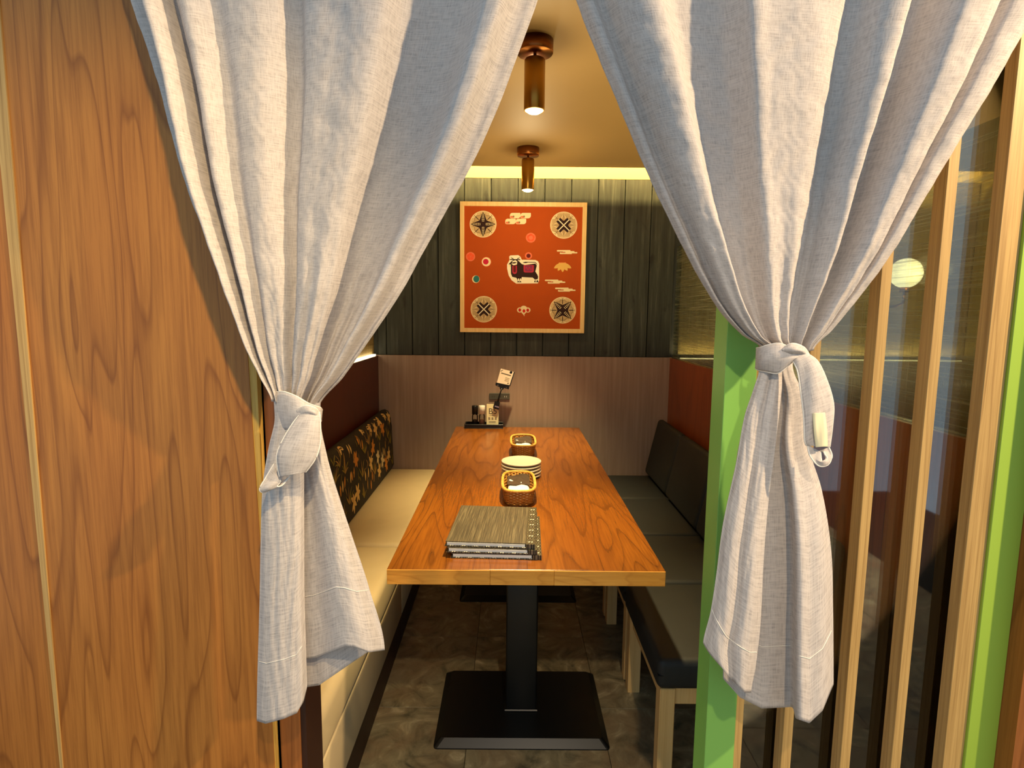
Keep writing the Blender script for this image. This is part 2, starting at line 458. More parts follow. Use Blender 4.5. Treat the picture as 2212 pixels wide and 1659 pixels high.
# back wall: base board wall, brown panelling, charred planks, cream band
wb = struct(box('wall_back', (XL - .1, YW + .025, 0), (XN + .1, YW + .12, 2.62), 'plank'))
box('cream_band', (XL - .1, YW + .004, ZPL + .001), (XN + .1, YW + .025, 2.555), 'cream', wb)
box('wall_panel', (XL - .02, YW - .002, 0), (XR + .012, YW + .025, ZP), 'brownlam', wb)
pw = PY(1234, 600, YW).x - PY(1177, 600, YW).x
px0 = PY(1118, 600, YW).x
k = 0
for i in range(-9, 14):
    a = px0 + i * pw; b = a + pw - .004
    if b < XL or a > XR: continue
    a = max(a, XL); b = min(b, XR)
    dz = random.uniform(-.0015, .0015)
    box('plank', (a, YW + .004 + dz, ZP + .001), (b, YW + .024, ZPL), 'plank', wb, 0.0025, 1)
# neighbouring booth back wall lower part
box('neighbour_panel', (XR + .05, YW - .002, 0), (XN, YW + .025, ZP - .012), 'brownlam', wb)
box('neighbour_paper', (XR + .05, YW + .006, ZP + .02), (XN, YW + .025, ZPL), 'goldpaper', wb)

# left wall
wl = struct(box('wall_left', (XL - .14, YP + .10, 0), (XL - .03, YW + .02, 2.5), 'goldpaper'))
box('wall_panel', (XL - .03, YP + .11, 0), (XL, YW - .003, ZP - .004), 'redlam_shade', wl)
# right low partition with woven panel above
wr = struct(box('wall_right', (XR, YP + .075, 0), (XR + .045, YW - .003, ZP - .004), 'redlam'))
ztop = 1.80
box('woven_screen', (XR + .016, YP + .08, ZP - .004), (XR + .024, YW - .003, ztop), 'woven', wr)
# far side wall of neighbouring booth
struct(box('wall_far_right', (XN, YP, 0), (XN + .08, YW, 2.5), 'goldpaper'))
# ceiling panel with lip, upper ceiling above the slot
struct(box('ceiling', (XL - .1, 1.20, ZC), (XN + .1, YL, ZC + .03), 'ceil'))
struct(box('ceiling_upper', (XL - .1, 1.20, 2.56), (XN + .1, YW + .1, 2.6), 'cream'))
struct(box('trim_1', (XL, YL - .105, ZC + .03), (XN, YL - .075, ZC + .115), 'cream'))
# cove light strip lying on the ceiling panel behind the lip
cv = box('cove_led_strip', (XL + .02, YL - .075, ZC + .092), (XN - .02, YL - .055, ZC + .112), 'white')
tag(cv, 'hidden cove light strip lying above the ceiling lip by the charred planks', 'light strip')
area('cove_light', ((XL + XN) / 2, YL - .052, ZC + .100), ((XL + XN) / 2, YW, ZC - .03), 30, (1.0, 0.70, 0.24), XN - XL - .1, 0.012)

# front wall on the left of the opening: big cherry panel, plywood edge, jamb board
Yf = YP - .022
def Xp(px, py, Y): return PY(px, py, Y).x
wf = struct(box('wall_front', (-2.2, YP, 0), (Xp(649, 1600, YP), YP + .10, 2.7), 'panel2'))
bm = bmesh.new()
zt_ = 2.7
def xline(p, q, z):
    A, B = PY(*p, Yf), PY(*q, Yf); return A.x + (B.x - A.x) * (z - A.z) / (B.z - A.z)
ea0, ea1 = xline((537, 800), (590, 1600), 0), xline((537, 800), (590, 1600), zt_)
eb0, eb1 = xline((553, 800), (592, 1600), 0), xline((553, 800), (592, 1600), zt_)
prism(bm, [(-1.9 - 0.0, 0.0), (ea0, 0.0), (ea1, zt_), (-1.9, zt_)], 'y', Yf, YP - .003)
pnl = from_bm('cherry_board', bm, 'panel', wf); at(pnl, wf, (0, 0, 0))
bm = bmesh.new()
prism(bm, [(ea0, 0), (eb0, 0), (eb1, zt_), (ea1, zt_)], 'y', Yf + .002, YP - .002)
at(from_bm('plywood_edge', bm, 'ply', wf), wf, (0, 0, 0))
# raised batten on the board, tapering to a line
bm = bmesh.new(); prism(bm, [(xline((2, 340), (132, 1659), 0), 0), (xline((28, 340), (138, 1659), 0), 0), (xline((28, 340), (138, 1659), zt_), zt_), (xline((2, 340), (132, 1659), zt_), zt_)], 'y', Yf - .003, Yf)
at(from_bm('batten', bm, 'slat', wf), wf, (0, 0, 0))
# dark reveal of the left jamb
xj = Xp(649, 1600, YP)
box('reveal', (xj, YP + .004, 0), (xj + .012, YP + .10, 2.7), 'kick', wf)

# right green jamb, glass screen with oak slats, right green jamb, cherry wall
gx0 = Xp(1524, 1600, YP); gx1 = Xp(1587, 1600, YP)
struct(box('trim_2', (gx0, YP, 0), (gx1, YP + .07, 2.7), 'green', None, 0.001, 1))
gr0 = Xp(2083, 1659, YP); gr1 = Xp(2147, 1659, YP)
struct(box('trim_3', (gr0, YP, 0), (gr1, YP + .07, 2.7), 'green2', None, 0.001, 1))
struct(box('wall_front_right', (gr1, YP - .04, 0), (gr1 + 1.0, YP + .1, 2.7), 'panel2'))
win = struct(box('window_1', (gx1, YP + .046, 0.02), (gr0, YP + .052, 2.68), 'glass'))
YS = YP + .006
for px in (1575, 1683, 1811, 1921):
    x0 = Xp(px + 3, 1659, YS)
    box('slat', (x0, YS, 0.02), (x0 + .021, YS + .034, 2.68), 'slat', win, 0.0008, 1)
x0 = Xp(2036, 1659, YS)
box('stile', (x0, YS, 0.02), (gr0, YS + .03, 2.68), 'slat', win, 0.0008, 1)
box('bottom_rail', (gx1, YS + .002, 0.0), (gr0, YS + .032, 0.05), 'slat', win, 0.0008, 1)
box('top_rail', (gx1, YS + .002, 2.64), (gr0, YS + .032, 2.7), 'slat', win, 0.0008, 1)
# lintel above the opening
struct(box('trim_4', (xj, YP + .02, 2.45), (gx0, YP + .09, 2.7), 'panel2'))

# ================================================================== LIGHT FITTINGS
def spot_lamp(px, py, label):
    p = PZ(px, py, ZC)
    t = thing('ceiling_spot_lamp', label, 'lamp', (p.x, p.y, ZC - .205), 'cylinder spot lamps over the table')
    def part(name, prof, mat, seg=32):
        bm = bmesh.new(); lathe(bm, prof, seg); o = from_bm(name, bm, mat, t, True); return o
    part('canopy', [(0, .205), (.056, .205), (.056, .170), (.054, .167), (0, .167)], 'brass')
    part('stem', [(0, .167), (.005, .167), (.005, .148), (0, .148)], 'brass2', 12)
    part('tube', [(.006, .154), (.029, .152), (.032, .148), (.032, .004), (.0305, 0), (.028, .002), (.028, .012), (0, .013), ], 'brass2')
    part('lens', [(0, -.006), (.018, -.005), (.0275, .001), (.0275, .011), (0, .011)], 'lens')
    l = spot('spot_lamp_light', (p.x, p.y, ZC - .218), (p.x, p.y, 0), 140, (1.0, 0.78, 0.38), 66, 1.0, 0.025)
    l2 = bpy.data.lights.new('spot_lamp_glow', 'POINT'); l2.energy = 5.0; l2.color = (1.0, .78, .42); l2.shadow_soft_size = .02
    o2 = bpy.data.objects.new('spot_lamp_glow', l2); C.objects.link(o2); o2.location = (p.x, p.y, ZC - .245)
    return p
spot_lamp(1156, 88, 'brass cylinder spot lamp on the ceiling nearer the door curtains')
spot_lamp(1141, 320, 'brass cylinder spot lamp on the ceiling nearer the framed orange picture')

# LED strips
ls = box('led_strip', (XL - .028, YP + .25, ZP - .002), (XL - .008, YW - .03, ZP + .006), 'led')
tag(ls, 'thin glowing light strip lying on the top of the left red brown panel', 'light strip')
area('led_left', (XL - .018, 2.4, ZP + .012), (XL - .018, 2.4, 2.2), 5, (1.0, .76, .34), 1.9, .015)
rs = box('led_strip', (XR + .06, YW - .014, ZP - .008), (XN - .02, YW - .004, ZP), 'led2')
tag(rs, 'long thin glowing light line along the back wall behind the woven screen', 'light strip')
l = area('led_right', ((XR + XN) / 2, YW - .03, ZP + .014), ((XR + XN) / 2, YW + .02, 2.2), 4, (1.0, .76, .34), 1.7, .015)
l = area('led_right_side', (XR + .007, 2.35, ZP + .004), (XR + .02, 2.35, 1.7), 16, (1.0, .76, .34), .010, 2.1)
# globe lamp in the next booth
gp = PY(1957, 590, YW - .14)
g = thing('globe_lamp', 'opal globe lamp glowing behind the woven screen', 'lamp', (gp.x, YW - .14, gp.z - .17))
bm = bmesh.new(); lathe(bm, [(.085 * math.sin(PI * k / 16), .17 - .085 * math.cos(PI * k / 16)) for k in range(17)], 24)
from_bm('globe', bm, 'globe', g, True)
bm = bmesh.new(); lathe(bm, [(0, .09), (.025, .09), (.025, .06), (0, .06)], 16); from_bm('collar', bm, 'brass', g, True)
bm = bmesh.new(); tube(bm, [(0, 0, .06), (0, 0, .0), (0, .07, -.02), (0, .14, -.02)], .008); from_bm('arm', bm, 'brass', g, True)
l2 = bpy.data.lights.new('globe_light', 'POINT'); l2.energy = 6; l2.color = (1.0, .78, .38); l2.shadow_soft_size = .085
o2 = bpy.data.objects.new('globe_light', l2); C.objects.link(o2); o2.location = (gp.x, YW - .36, gp.z)

# ================================================================== TABLE
tl = PZ(836, 1228, ZT); tr_ = PZ(1440, 1237, ZT)
bl = PZ(985, 922, ZT); br = PZ(1250, 923, ZT)
TX0 = (tl.x + bl.x) / 2; TX1 = (tr_.x + br.x) / 2
TY0 = (tl.y + tr_.y) / 2; TY1 = min(YW - .02, (bl.y + br.y) / 2)
tb = thing('dining_table', 'long glossy orange brown wooden table on two black pedestal feet', 'table', ((TX0 + TX1) / 2, (TY0 + TY1) / 2, 0))
TH = .042
box('table_top', (TX0, TY0 + .004, ZT - TH + .001), (TX1, TY1, ZT), 'tabletop', tb, .0015, 2)
# front edge lipping in three strips
ex_ = [TX0, TX0 + .37 * (TX1 - TX0), TX0 + .60 * (TX1 - TX0), TX1]
for i in range(3):
    box('edge_band', (ex_[i] + .0002, TY0, ZT - TH), (ex_[i + 1] - .0002, TY0 + .0039, ZT - .001), 'tableedge', tb, .0008, 1)
def pedestal(yc):
    cx = (TX0 + TX1) / 2
    bm = bmesh.new()
    hw, hd = .285, .20
    def rr(w_, d_, r, z):
        out = []
        for sx, sy, a0 in ((1, 1, 0), (-1, 1, 90), (-1, -1, 180), (1, -1, 270)):
            for q in range(5):
                a = math.radians(a0 + q * 22.5)
                out.append(bm.verts.new((sx * (w_ - r) + r * math.cos(a), sy * (d_ - r) + r * math.sin(a), z)))
        return out
    A = rr(hw, hd, .012, 0); B = rr(hw, hd, .012, .004); D = rr(hw - .022, hd - .022, .012, .024)
    bm.faces.new(A[::-1]); bm.faces.new(D)
    for P_, Q in ((A, B), (B, D)):
        n = len(P_)
        for i in range(n): bm.faces.new((P_[i], P_[(i + 1) % n], Q[(i + 1) % n], Q[i]))
    o = from_bm('base_plate', bm, 'blackmetal', tb); at(o, tb, (cx, yc, 0))
    box('column', (cx - .054, yc - .05, .024), (cx + .054, yc + .05, ZT - TH - .012), 'blackmetal', tb, .006, 2)
    box('collar', (cx - .059, yc - .055, .0235), (cx + .059, yc + .055, .032), 'blackmetal', tb, .003, 1)
    box('top_bracket', (cx - .2, yc - .15, ZT - TH - .012), (cx + .2, yc + .15, ZT - TH), 'blackmetal', tb)
yfront = PZ(1128, 1620, 0).y
pedestal(yfront + .20)
pedestal(PZ(1128, 1301, 0).y + .20)

# ================================================================== LEFT BENCHES
XS = PZ(945, 1016, .43).x
def lbench(y0, y1, label):
    t = thing('wall_bench', label, 'bench', ((XL + XS) / 2, (y0 + y1) / 2, 0), 'beige benches along the left wall')
    box('kick_board', (XL + .004, y0, 0), (XS - .012, y1, .125), 'kick', t)
    box('seat_front', (XL + .05, y0 + .001, .126), (XS - .004, y1 - .001, .30), 'beige', t, .006, 2)
    box('seat_cushion', (XL + .045, y0 + .001, .301), (XS, y1 - .001, .432), 'beige', t, .028, 5)
    # floral backrest: profile in (x, z) swept along y
    xb = XL + .0045
    prof = [(xb + .07, .434), (xb + .085, .46), (xb + .074, .70), (xb + .068, .765), (xb + .055, .795), (xb + .035, .806), (xb + .012, .80), (xb, .78), (xb, .434)]
    # smooth the visible front part
    bm = bmesh.new(); prism(bm, prof, 'y', y0 + .004, y1 - .004)
    e = [q for q in bm.edges if abs(q.verts[0].co.y - q.verts[1].co.y) < 1e-5 and (abs(q.verts[0].co.y - y0 - .004) < 1e-4 or abs(q.verts[0].co.y - y1 + .004) < 1e-4)]
    bmesh.ops.bevel(bm, geom=e, offset=.012, segments=3, profile=.5, affect='EDGES')
    bk = from_bm('backrest', bm, 'floralbase', t, True); at(bk, t, (0, 0, 0))
    # printed flowers mapped on the profile arc
    arc = prof[1:6]
    L = [0]
    for p, q in zip(arc, arc[1:]): L.append(L[-1] + math.hypot(q[0] - p[0], q[1] - p[1]))
    def onp(s, y, off=.0012):
        s = max(0.0, min(L[-1], s))
        for i in range(len(arc) - 1):
            if s <= L[i + 1] + 1e-9:
                k = (s - L[i]) / (L[i + 1] - L[i]); p, q = arc[i], arc[i + 1]
                tx, tz = q[0] - p[0], q[1] - p[1]; n = math.hypot(tx, tz)
                nx, nz = tz / n, -tx / n
                return (p[0] + tx * k + nx * off, y, p[1] + tz * k + nz * off)
    V, Fc, MI = [], [], []
    names = ['fl_cream', 'fl_orange', 'fl_white', 'fl_olive', 'fl_tan']
    lay = [0]
    def poly(pts, mi):
        if any(s < .004 or s > L[-1] - .002 or y < y0 + .02 or y > y1 - .02 for s, y in pts): return
        lay[0] += 1; off = .0012 + (lay[0] % 7) * .00018
        n = len(V); V.extend(onp(s, y, off) for s, y in pts); Fc.append(list(range(n, n + len(pts)))); MI.append(mi)
    def petal(cs, cy, a, ln, wd, mi, bend=0.0):
        l_, r_ = [], []
        for i in range(7):
            u = i / 6; w2 = wd * math.sin(PI * min(1, u * .92 + .06)) ** .8
            aa = a + bend * u
            ds, dy = math.cos(aa), math.sin(aa)
            s, y = cs + ds * ln * u, cy + dy * ln * u
            l_.append((s - dy * w2, y + ds * w2)); r_.append((s + dy * w2, y - ds * w2))
        poly(l_ + r_[::-1], mi)
    rnd = random.Random(int(y0 * 100))
    y = y0 + .03; col = 0
    while y < y1 - .02:
        for s0 in ((.05, .17, .29) if col % 2 else (.10, .24, .345)):
            s = s0 + rnd.uniform(-.02, .02); yy = y + rnd.uniform(-.02, .02); kind = rnd.random()
            if kind < .42:
                mi = rnd.choice([0, 0, 2, 1]); a0 = rnd.uniform(0, 6.28)
                for q in range(6): petal(s, yy, a0 + q * PI / 3 + rnd.uniform(-.2, .2), rnd.uniform(.036, .056), .011, mi)
                petal(s, yy, a0, .012, .004, 1)
            elif kind < .72:
                for q in range(6): petal(s - .03, yy, -.8 + q * .32, rnd.uniform(.05, .095), .0042, rnd.choice([3, 3, 4]), rnd.uniform(-.5, .5))
            else:
                for q in range(3): petal(s - .02 + rnd.uniform(-.03, .03), yy + (q - 1) * .03, rnd.uniform(-.3, .3), .05, .009, rnd.choice([1, 4, 0]))
        for q in range(4): petal(rnd.uniform(.02, L[-1] - .05), y + rnd.uniform(-.05, .05), rnd.uniform(-.6, .6), rnd.uniform(.03, .06), .0032, rnd.choice([4, 3, 4]), rnd.uniform(-.6, .6))
        y += .085; col += 1
    pr = pyd('floral_print', V, Fc, [M[n] for n in names], bk)
    pr.data.polygons.foreach_set('material_index', MI)
    at(pr, bk, (0, 0, 0)); pr['kind'] = 'stuff'
    return t
YB = PZ(820, 1178, .43).y
lbench(YB + .002, YW - .004, 'beige bench with dark floral backrest against the back wall')
lbench(YP + .12, YB - .002, 'beige bench with dark floral backrest beside the cherry board')

# ================================================================== RIGHT CHAIRS
def rchair(y0, y1, label, rows):
    xi = .435; xo = XR - .012; zs = .405
    t = thing('bench_chair', label, 'chair', ((xi + xo) / 2, (y0 + y1) / 2, 0), 'charcoal chairs along the right partition')
    box('seat', (xi, y0 + .002, zs - .095), (xo - .06, y1 - .002, zs), 'grey', t, .022, 5)
    box('seat_piping', (xi + .0006, y0 + .0026, zs - .05), (xo - .0606, y1 - .0026, zs - .047), 'blackmetal', t, .001, 1)
    # leaning back
    yy0, yy1 = y0 + .006, y1 - .006
    prof = [(xo - .125, zs + .02), (xo - .062, zs + .005), (xo - .002, zs + .345), (xo - .05, zs + .36)]
    bm = bmesh.new(); prism(bm, prof, 'y', yy0, yy1)
    bmesh.ops.bevel(bm, geom=list(bm.edges), offset=.022, segments=4, profile=.5, affect='EDGES')
    at(from_bm('backrest', bm, 'grey', t, True), t, (0, 0, 0))
    xa, xb = xi + .012, xo - .05
    for (xx) in (xa, xb - .045):
        for yq in (y0 + .015, y1 - .06):
            box('leg', (xx, yq, 0), (xx + .045, yq + .045, zs - .096), 'legwood', t, .002, 1)
    for yq in (y0 + .025, y1 - .05):
        box('side_rail', (xa + .046, yq, zs - .15), (xb - .046, yq + .025, zs - .097), 'legwood', t, .001, 1)
    for xx in (xa + .01, xb - .035):
        box('long_rail', (xx, y0 + .061, zs - .15), (xx + .025, y1 - .061, zs - .097), 'legwood', t, .001, 1)
seams = [1.555, 2.055, 2.53, 3.05, YW - .012]
labs = ['charcoal padded chair with pale wooden legs standing beside the green door post',
        'charcoal padded chair second from the green door post along the right partition',
        'charcoal padded chair third from the green door post along the right partition',
        'charcoal padded chair in the corner by the back wall']
for i in range(4): rchair(seams[i], seams[i + 1], labs[i], 1)

# ================================================================== PICTURE
YPIC = YW - .03
pc = thing('framed_picture', 'square orange textile picture with bull and roundels in pale wooden frame', 'picture', PY(1131, 719, YPIC))
def PC(x, y, off=0.0):
    """crop coordinates of the picture study -> point on the picture plane"""
    return PY(960 + x * .21698, 400 + y * .21698, YPIC + .012 - off)
o0 = PC(158, 1462); o1 = PC(1422, 157)
fx0 = o0.x; fx1 = PC(1384, 1465).x * .45 + PC(1422, 157).x * .55; fz0 = o0.z; fz1 = PC(1422, 178).z
fwid = PC(200, 800).x - PC(158, 800).x
for nm, a, b in (('frame_rail', (fx0, fz1 - fwid), (fx1, fz1)), ('frame_rail', (fx0, fz0), (fx1, fz0 + fwid)),
                 ('frame_stile', (fx0, fz0 + fwid), (fx0 + fwid, fz1 - fwid)), ('frame_stile', (fx1 - fwid, fz0 + fwid), (fx1, fz1 - fwid))):
    box(nm, (a[0], YPIC - .004, a[1]), (b[0], YPIC + .03, b[1]), 'framew', pc, .001, 1)
cvs = box('canvas', (fx0 + fwid, YPIC + .012, fz0 + fwid), (fx1 - fwid, YPIC + .028, fz1 - fwid), 'canvas', pc)
PM = ['p_tan', 'p_dark', 'p_cream', 'p_white', 'p_line', 'p_pink', 'p_red', 'p_coral', 'p_mag', 'p_teal', 'p_plum', 'p_rose', 'p_leaf', 'p_maroon']
PI_ = {n: i for i, n in enumerate(PM)}
class Motif:
    def __init__(s, name): s.name = name; s.v = []; s.f = []; s.m = []; s.lv = 0
    def poly(s, pts, mat, lv):
        n = len(s.v); s.v.extend(PC(x, y, .0008 + .0004 * lv) for x, y in pts)
        s.f.append(list(range(n, n + len(pts)))); s.m.append(PI_[mat])
    def circ(s, x, y, r, mat, lv, n=36, ry=None):
        s.poly([(x + r * math.cos(2 * PI * k / n), y + (ry or r) * math.sin(2 * PI * k / n)) for k in range(n)], mat, lv)
    def line(s, x0, y0, x1, y1, w_, mat, lv):
        d = math.hypot(x1 - x0, y1 - y0); nx, ny = -(y1 - y0) / d * w_ / 2, (x1 - x0) / d * w_ / 2
        s.poly([(x0 + nx, y0 + ny), (x1 + nx, y1 + ny), (x1 - nx, y1 - ny), (x0 - nx, y0 - ny)], mat, lv)
    def leaf(s, x, y, a, ln, wd, mat, lv):
        l_, r_ = [], []
        for i in range(9):
            u = i / 8; q = wd * math.sin(PI * u) ** .7 if 0 < u < 1 else 0
            cx, cy = x + math.cos(a) * ln * u, y + math.sin(a) * ln * u
            l_.append((cx - math.sin(a) * q, cy + math.cos(a) * q)); r_.append((cx + math.sin(a) * q, cy - math.cos(a) * q))
        s.poly(l_ + r_[1:-1][::-1], mat, lv)
    def rrect(s, x0, y0, x1, y1, rad, mat, lv):
        rl = rad if isinstance(rad, tuple) else (rad,) * 4
        pts = []
        for (cx, cy, a0, r) in ((x1, y1, 0, rl[2]), (x0, y1, 90, rl[3]), (x0, y0, 180, rl[0]), (x1, y0, 270, rl[1])):
            ox = cx - r if cx == x1 else cx + r; oy = cy - r if cy == y1 else cy + r
            for q in range(6):
                a = math.radians(a0 + q * 18); pts.append((ox + r * math.cos(a), oy + r * math.sin(a)))
        s.poly(pts, mat, lv)
    def done(s):
        o = pyd(s.name, s.v, s.f, [M[n] for n in PM], cvs)
        o.data.polygons.foreach_set('material_index', s.m)
        at(o, cvs, (0, 0, 0)); return o
def roundel(cx, cy, r, kind):
    m = Motif('roundel')
    m.circ(cx, cy, r, 'p_cream', 0, 48); m.circ(cx, cy, r * .955, 'p_tan', 1, 48)
    rot = PI / 4 if kind == 'star_diag' else 0
    # fine hatch lines in the quadrants
    for q in range(4):
        a = q * PI / 2 + (0 if kind == 'star' else PI / 4 if kind == 'star_diag' else 0) + PI / 4
        ca, sa = math.cos(a), math.sin(a)
        for k in range(1, 9):
            d = r * (.50 + k * .05)
            h = math.sqrt(max(0, (r * .93) ** 2 - d * d)) * .98
            if kind == 'cross':
                # arcs bowing to the centre
                pts = []
                for j in range(9):
                    u = -1 + j / 4; dd = r * (.42 + k * .055) + (u * u) * r * .16
                    pts.append((cx + ca * dd - sa * u * h, cy + sa * dd + ca * u * h))
                for p, qn in zip(pts, pts[1:]):
                    if math.hypot(p[0] - cx, p[1] - cy) < r * .95 and math.hypot(qn[0] - cx, qn[1] - cy) < r * .95:
                        m.line(*p, *qn, 2.4 if k > 1 else 4, 'p_line' if k > 1 else 'p_cream', 2)
            else:
                for sgn in (-1, 1):
                    x0, y0 = cx + ca * d, cy + sa * d
                    x1, y1 = cx + ca * d * .72 - sa * h * sgn, cy + sa * d * .72 + ca * h * sgn
                    if math.hypot(x1 - cx, y1 - cy) < r: m.line(x0, y0, x1, y1, 1.7, 'p_line', 2)
        m.line(cx + ca * r * .45, cy + sa * r * .45, cx + ca * r * .82, cy + sa * r * .82, 7, 'p_dark' if kind != 'cross' else 'p_line', 3)
        for sgn in (-1, 1):
            b = a + sgn * .9
            m.line(cx + ca * r * .72, cy + sa * r * .72, cx + ca * r * .72 + math.cos(b) * r * .2, cy + sa * r * .72 + math.sin(b) * r * .2, 4, 'p_line', 3)
            e = a + sgn * .26
            m.leaf(cx + math.cos(e) * r * .97, cy + math.sin(e) * r * .97, e + PI + sgn * .75, r * .28, r * .05, 'p_cream', 3)
    if kind.startswith('star'):
        pts = []
        for q in range(8):
            a = q * PI / 4 + rot; rr_ = r * (.93 if q % 2 == 0 else .40)
            pts.append((cx + math.cos(a) * rr_, cy + math.sin(a) * rr_))
        m.poly(pts, 'p_dark', 4)
        for q in range(4):
            a = q * PI / 2 + rot; ca, sa = math.cos(a), math.sin(a)
            for k, (d, w_) in enumerate(((.22, .13), (.34, .15), (.46, .13), (.57, .10), (.67, .07), (.75, .04))):
                for sgn in (-1, 1):
                    m.leaf(cx + ca * r * d, cy + sa * r * d, a + sgn * 1.2, r * w_ * .82, r * .026, 'p_cream', 5)
    else:
        for q in range(4):
            a = q * PI / 2; ca, sa = math.cos(a), math.sin(a)
            def T(u, v): return (cx + ca * u * r - sa * v * r, cy + sa * u * r + ca * v * r)
            m.poly([T(.05, 0), T(.42, .37), T(.55, .26), T(.33, .03), T(.33, -.03), T(.55, -.26), T(.42, -.37)], 'p_dark', 4)
            m.line(*T(.30, 0), *T(.86, 0), 5, 'p_line', 3)
            for k in range(5):
                for sgn in (-1, 1): m.line(*T(.40 + k * .09, 0), *T(.34 + k * .09, sgn * (.20 - k * .035)), 2.2, 'p_line', 3)
            b = a + PI / 4
            m.line(cx + math.cos(b) * r * .04, cy + math.sin(b) * r * .04, cx + math.cos(b) * r * .58, cy + math.sin(b) * r * .58, 9, 'p_white', 5)
    m.done()
roundel(385, 388, 133, 'star'); roundel(1188, 398, 135, 'cross'); roundel(392, 1235, 131, 'cross'); roundel(1177, 1245, 133, 'star_diag')
for (x, y) in ((652, 276), (757, 276), (606, 334), (710, 334)):
    m = Motif('roll_motif'); m.rrect(x, y, x + 104, y + 54, (24, 6, 26, 14), 'p_cream', 0)
    m.rrect(x + 4, y + 30, x + 44, y + 50, 9, 'p_pink', 1); m.circ(x + 36, y + 35, 9, 'p_line', 2, 12); m.done()
def blossom(x, y, r, outer, mid, inner):
    m = Motif('blossom_motif'); m.circ(x, y, r, outer, 0)
    for q in range(5): m.circ(x + math.cos(q * 1.2566 - 1.57) * r * .42, y + math.sin(q * 1.2566 - 1.57) * r * .42, r * .40, mid, 1 + q % 2, 16)
    m.circ(x, y, r * .42, inner, 3, 16)
    for q in range(5): m.line(x, y, x + math.cos(q * 1.2566 - .94) * r * .5, y + math.sin(q * 1.2566 - .94) * r * .5, 3, outer, 4)
    m.done()
blossom(860, 523, 49, 'p_pink', 'p_coral', 'p_pink'); blossom(260, 711, 46, 'p_pink', 'p_coral', 'p_coral')
m = Motif('dot_motif'); m.circ(417, 763, 48, 'p_pink', 0); m.circ(417, 763, 44, 'p_cream', 1); m.circ(412, 762, 28, 'p_mag', 2); m.done()
m = Motif('dot_motif'); m.circ(313, 936, 38, 'p_cream', 0); m.circ(318, 934, 30, 'p_teal', 1, 28, 34); m.done()
m = Motif('dot_motif'); m.circ(837, 703, 35, 'p_pink', 0); m.circ(837, 703, 21, 'p_maroon', 1); m.done()
# bull
m = Motif('bull_motif')
m.poly([(655, 700), (735, 696), (757, 712), (770, 742), (905, 745), (930, 756), (943, 780), (943, 950), (930, 978), (715, 980), (670, 948), (640, 900), (624, 830), (624, 790), (648, 745), (645, 712)], 'p_white', 0)
m.poly([(690, 742), (715, 738), (745, 760), (770, 785), (800, 795), (905, 780), (920, 800), (905, 860), (925, 890), (933, 910), (930, 935), (900, 940), (880, 920), (770, 915), (765, 950), (722, 952), (716, 922), (675, 912), (662, 880), (662, 810), (640, 800), (640, 785), (665, 760)], 'p_dark', 1)
m.poly([(680, 755), (708, 745), (725, 760), (722, 790), (690, 798), (668, 785)], 'p_white', 2)
m.leaf(668, 776, -.12, 52, 7, 'p_dark', 3)
m.circ(650, 799, 12, 'p_cream', 3, 14)
m.line(652, 740, 755, 742, 9, 'p_dark', 3)
for sx, x0 in ((-1, 690), (1, 722)):
    m.poly([(x0, 738), (x0 + sx * 22, 730), (x0 + sx * 32, 708), (x0 + sx * 22, 722), (x0 + sx * 4, 728)], 'p_dark', 3)
m.leaf(780, 770, 0, 50, 5, 'p_dark', 2)
m.line(800, 766, 905, 768, 6, 'p_dark', 2); m.line(905, 768, 922, 790, 6, 'p_dark', 2)
m.rrect(676, 800, 722, 884, (8, 8, 22, 22), 'p_rose', 3); m.rrect(687, 800, 711, 868, (4, 4, 12, 12), 'p_maroon', 4)
m.rrect(788, 795, 890, 870, (4, 4, 18, 18), 'p_rose', 3); m.rrect(803, 800, 874, 856, (4, 4, 12, 12), 'p_plum', 4)
for k in range(4): m.circ(816 + k * 15, 822 + (k % 2) * 14, 8, 'p_rose', 5, 10)
for x0 in (722, 742, 762): m.leaf(x0 - 4, 968, -1.57, 42, 8, 'p_white', 2)
for x0 in (735, 755): m.poly([(x0 - 14, 966), (x0, 952), (x0 + 14, 966)], 'p_dark', 3)
for x0 in (905, 925): m.poly([(x0 - 14, 966), (x0, 940), (x0 + 12, 966)], 'p_dark', 1)
m.leaf(912, 965, -1.57, 26, 6, 'p_white', 3)
m.done()
for (x, y) in ((1120, 646), (1000, 940), (1102, 1020)):
    m = Motif('cloud_motif')
    m.rrect(x, y, x + 135, y + 15, 7, 'p_cream', 0); m.rrect(x + 60, y + 10, x + 175, y + 26, 7, 'p_cream', 1); m.rrect(x + 28, y + 23, x + 150, y + 40, 8, 'p_cream', 2); m.rrect(x + 95, y + 20, x + 204, y + 33, 6, 'p_cream', 3)
    m.rrect(x + 42, y + 18, x + 84, y + 28, 4, 'p_line', 4); m.rrect(x + 46, y + 20, x + 80, y + 26, 3, 'p_pink', 5); m.done()
m = Motif('leaf_fan_motif')
for k, a in enumerate((150, 122, 90, 58, 30)):
    ar = math.radians(a); m.leaf(1177 - math.cos(ar) * -2, 778, ar, 98 if k in (0, 4) else 88, 19, 'p_leaf', k)
m.poly([(1140, 770), (1210, 770), (1225, 800), (1130, 800)], 'p_leaf', 5)
for k in range(4): m.line(1150 + k * 20, 768, 1155 + k * 16, 778, 5, 'p_coral', 6)
m.done()
m = Motif('flower_crest_motif')
m.circ(790, 1230, 34, 'p_cream', 0, 24, 30); m.circ(750, 1243, 27, 'p_cream', 1, 20, 26); m.circ(830, 1243, 27, 'p_cream', 1, 20, 26); m.circ(790, 1262, 24, 'p_cream', 2, 20, 20)
m.poly([(770, 1270), (810, 1270), (797, 1285), (797, 1306), (786, 1290)], 'p_cream', 3)
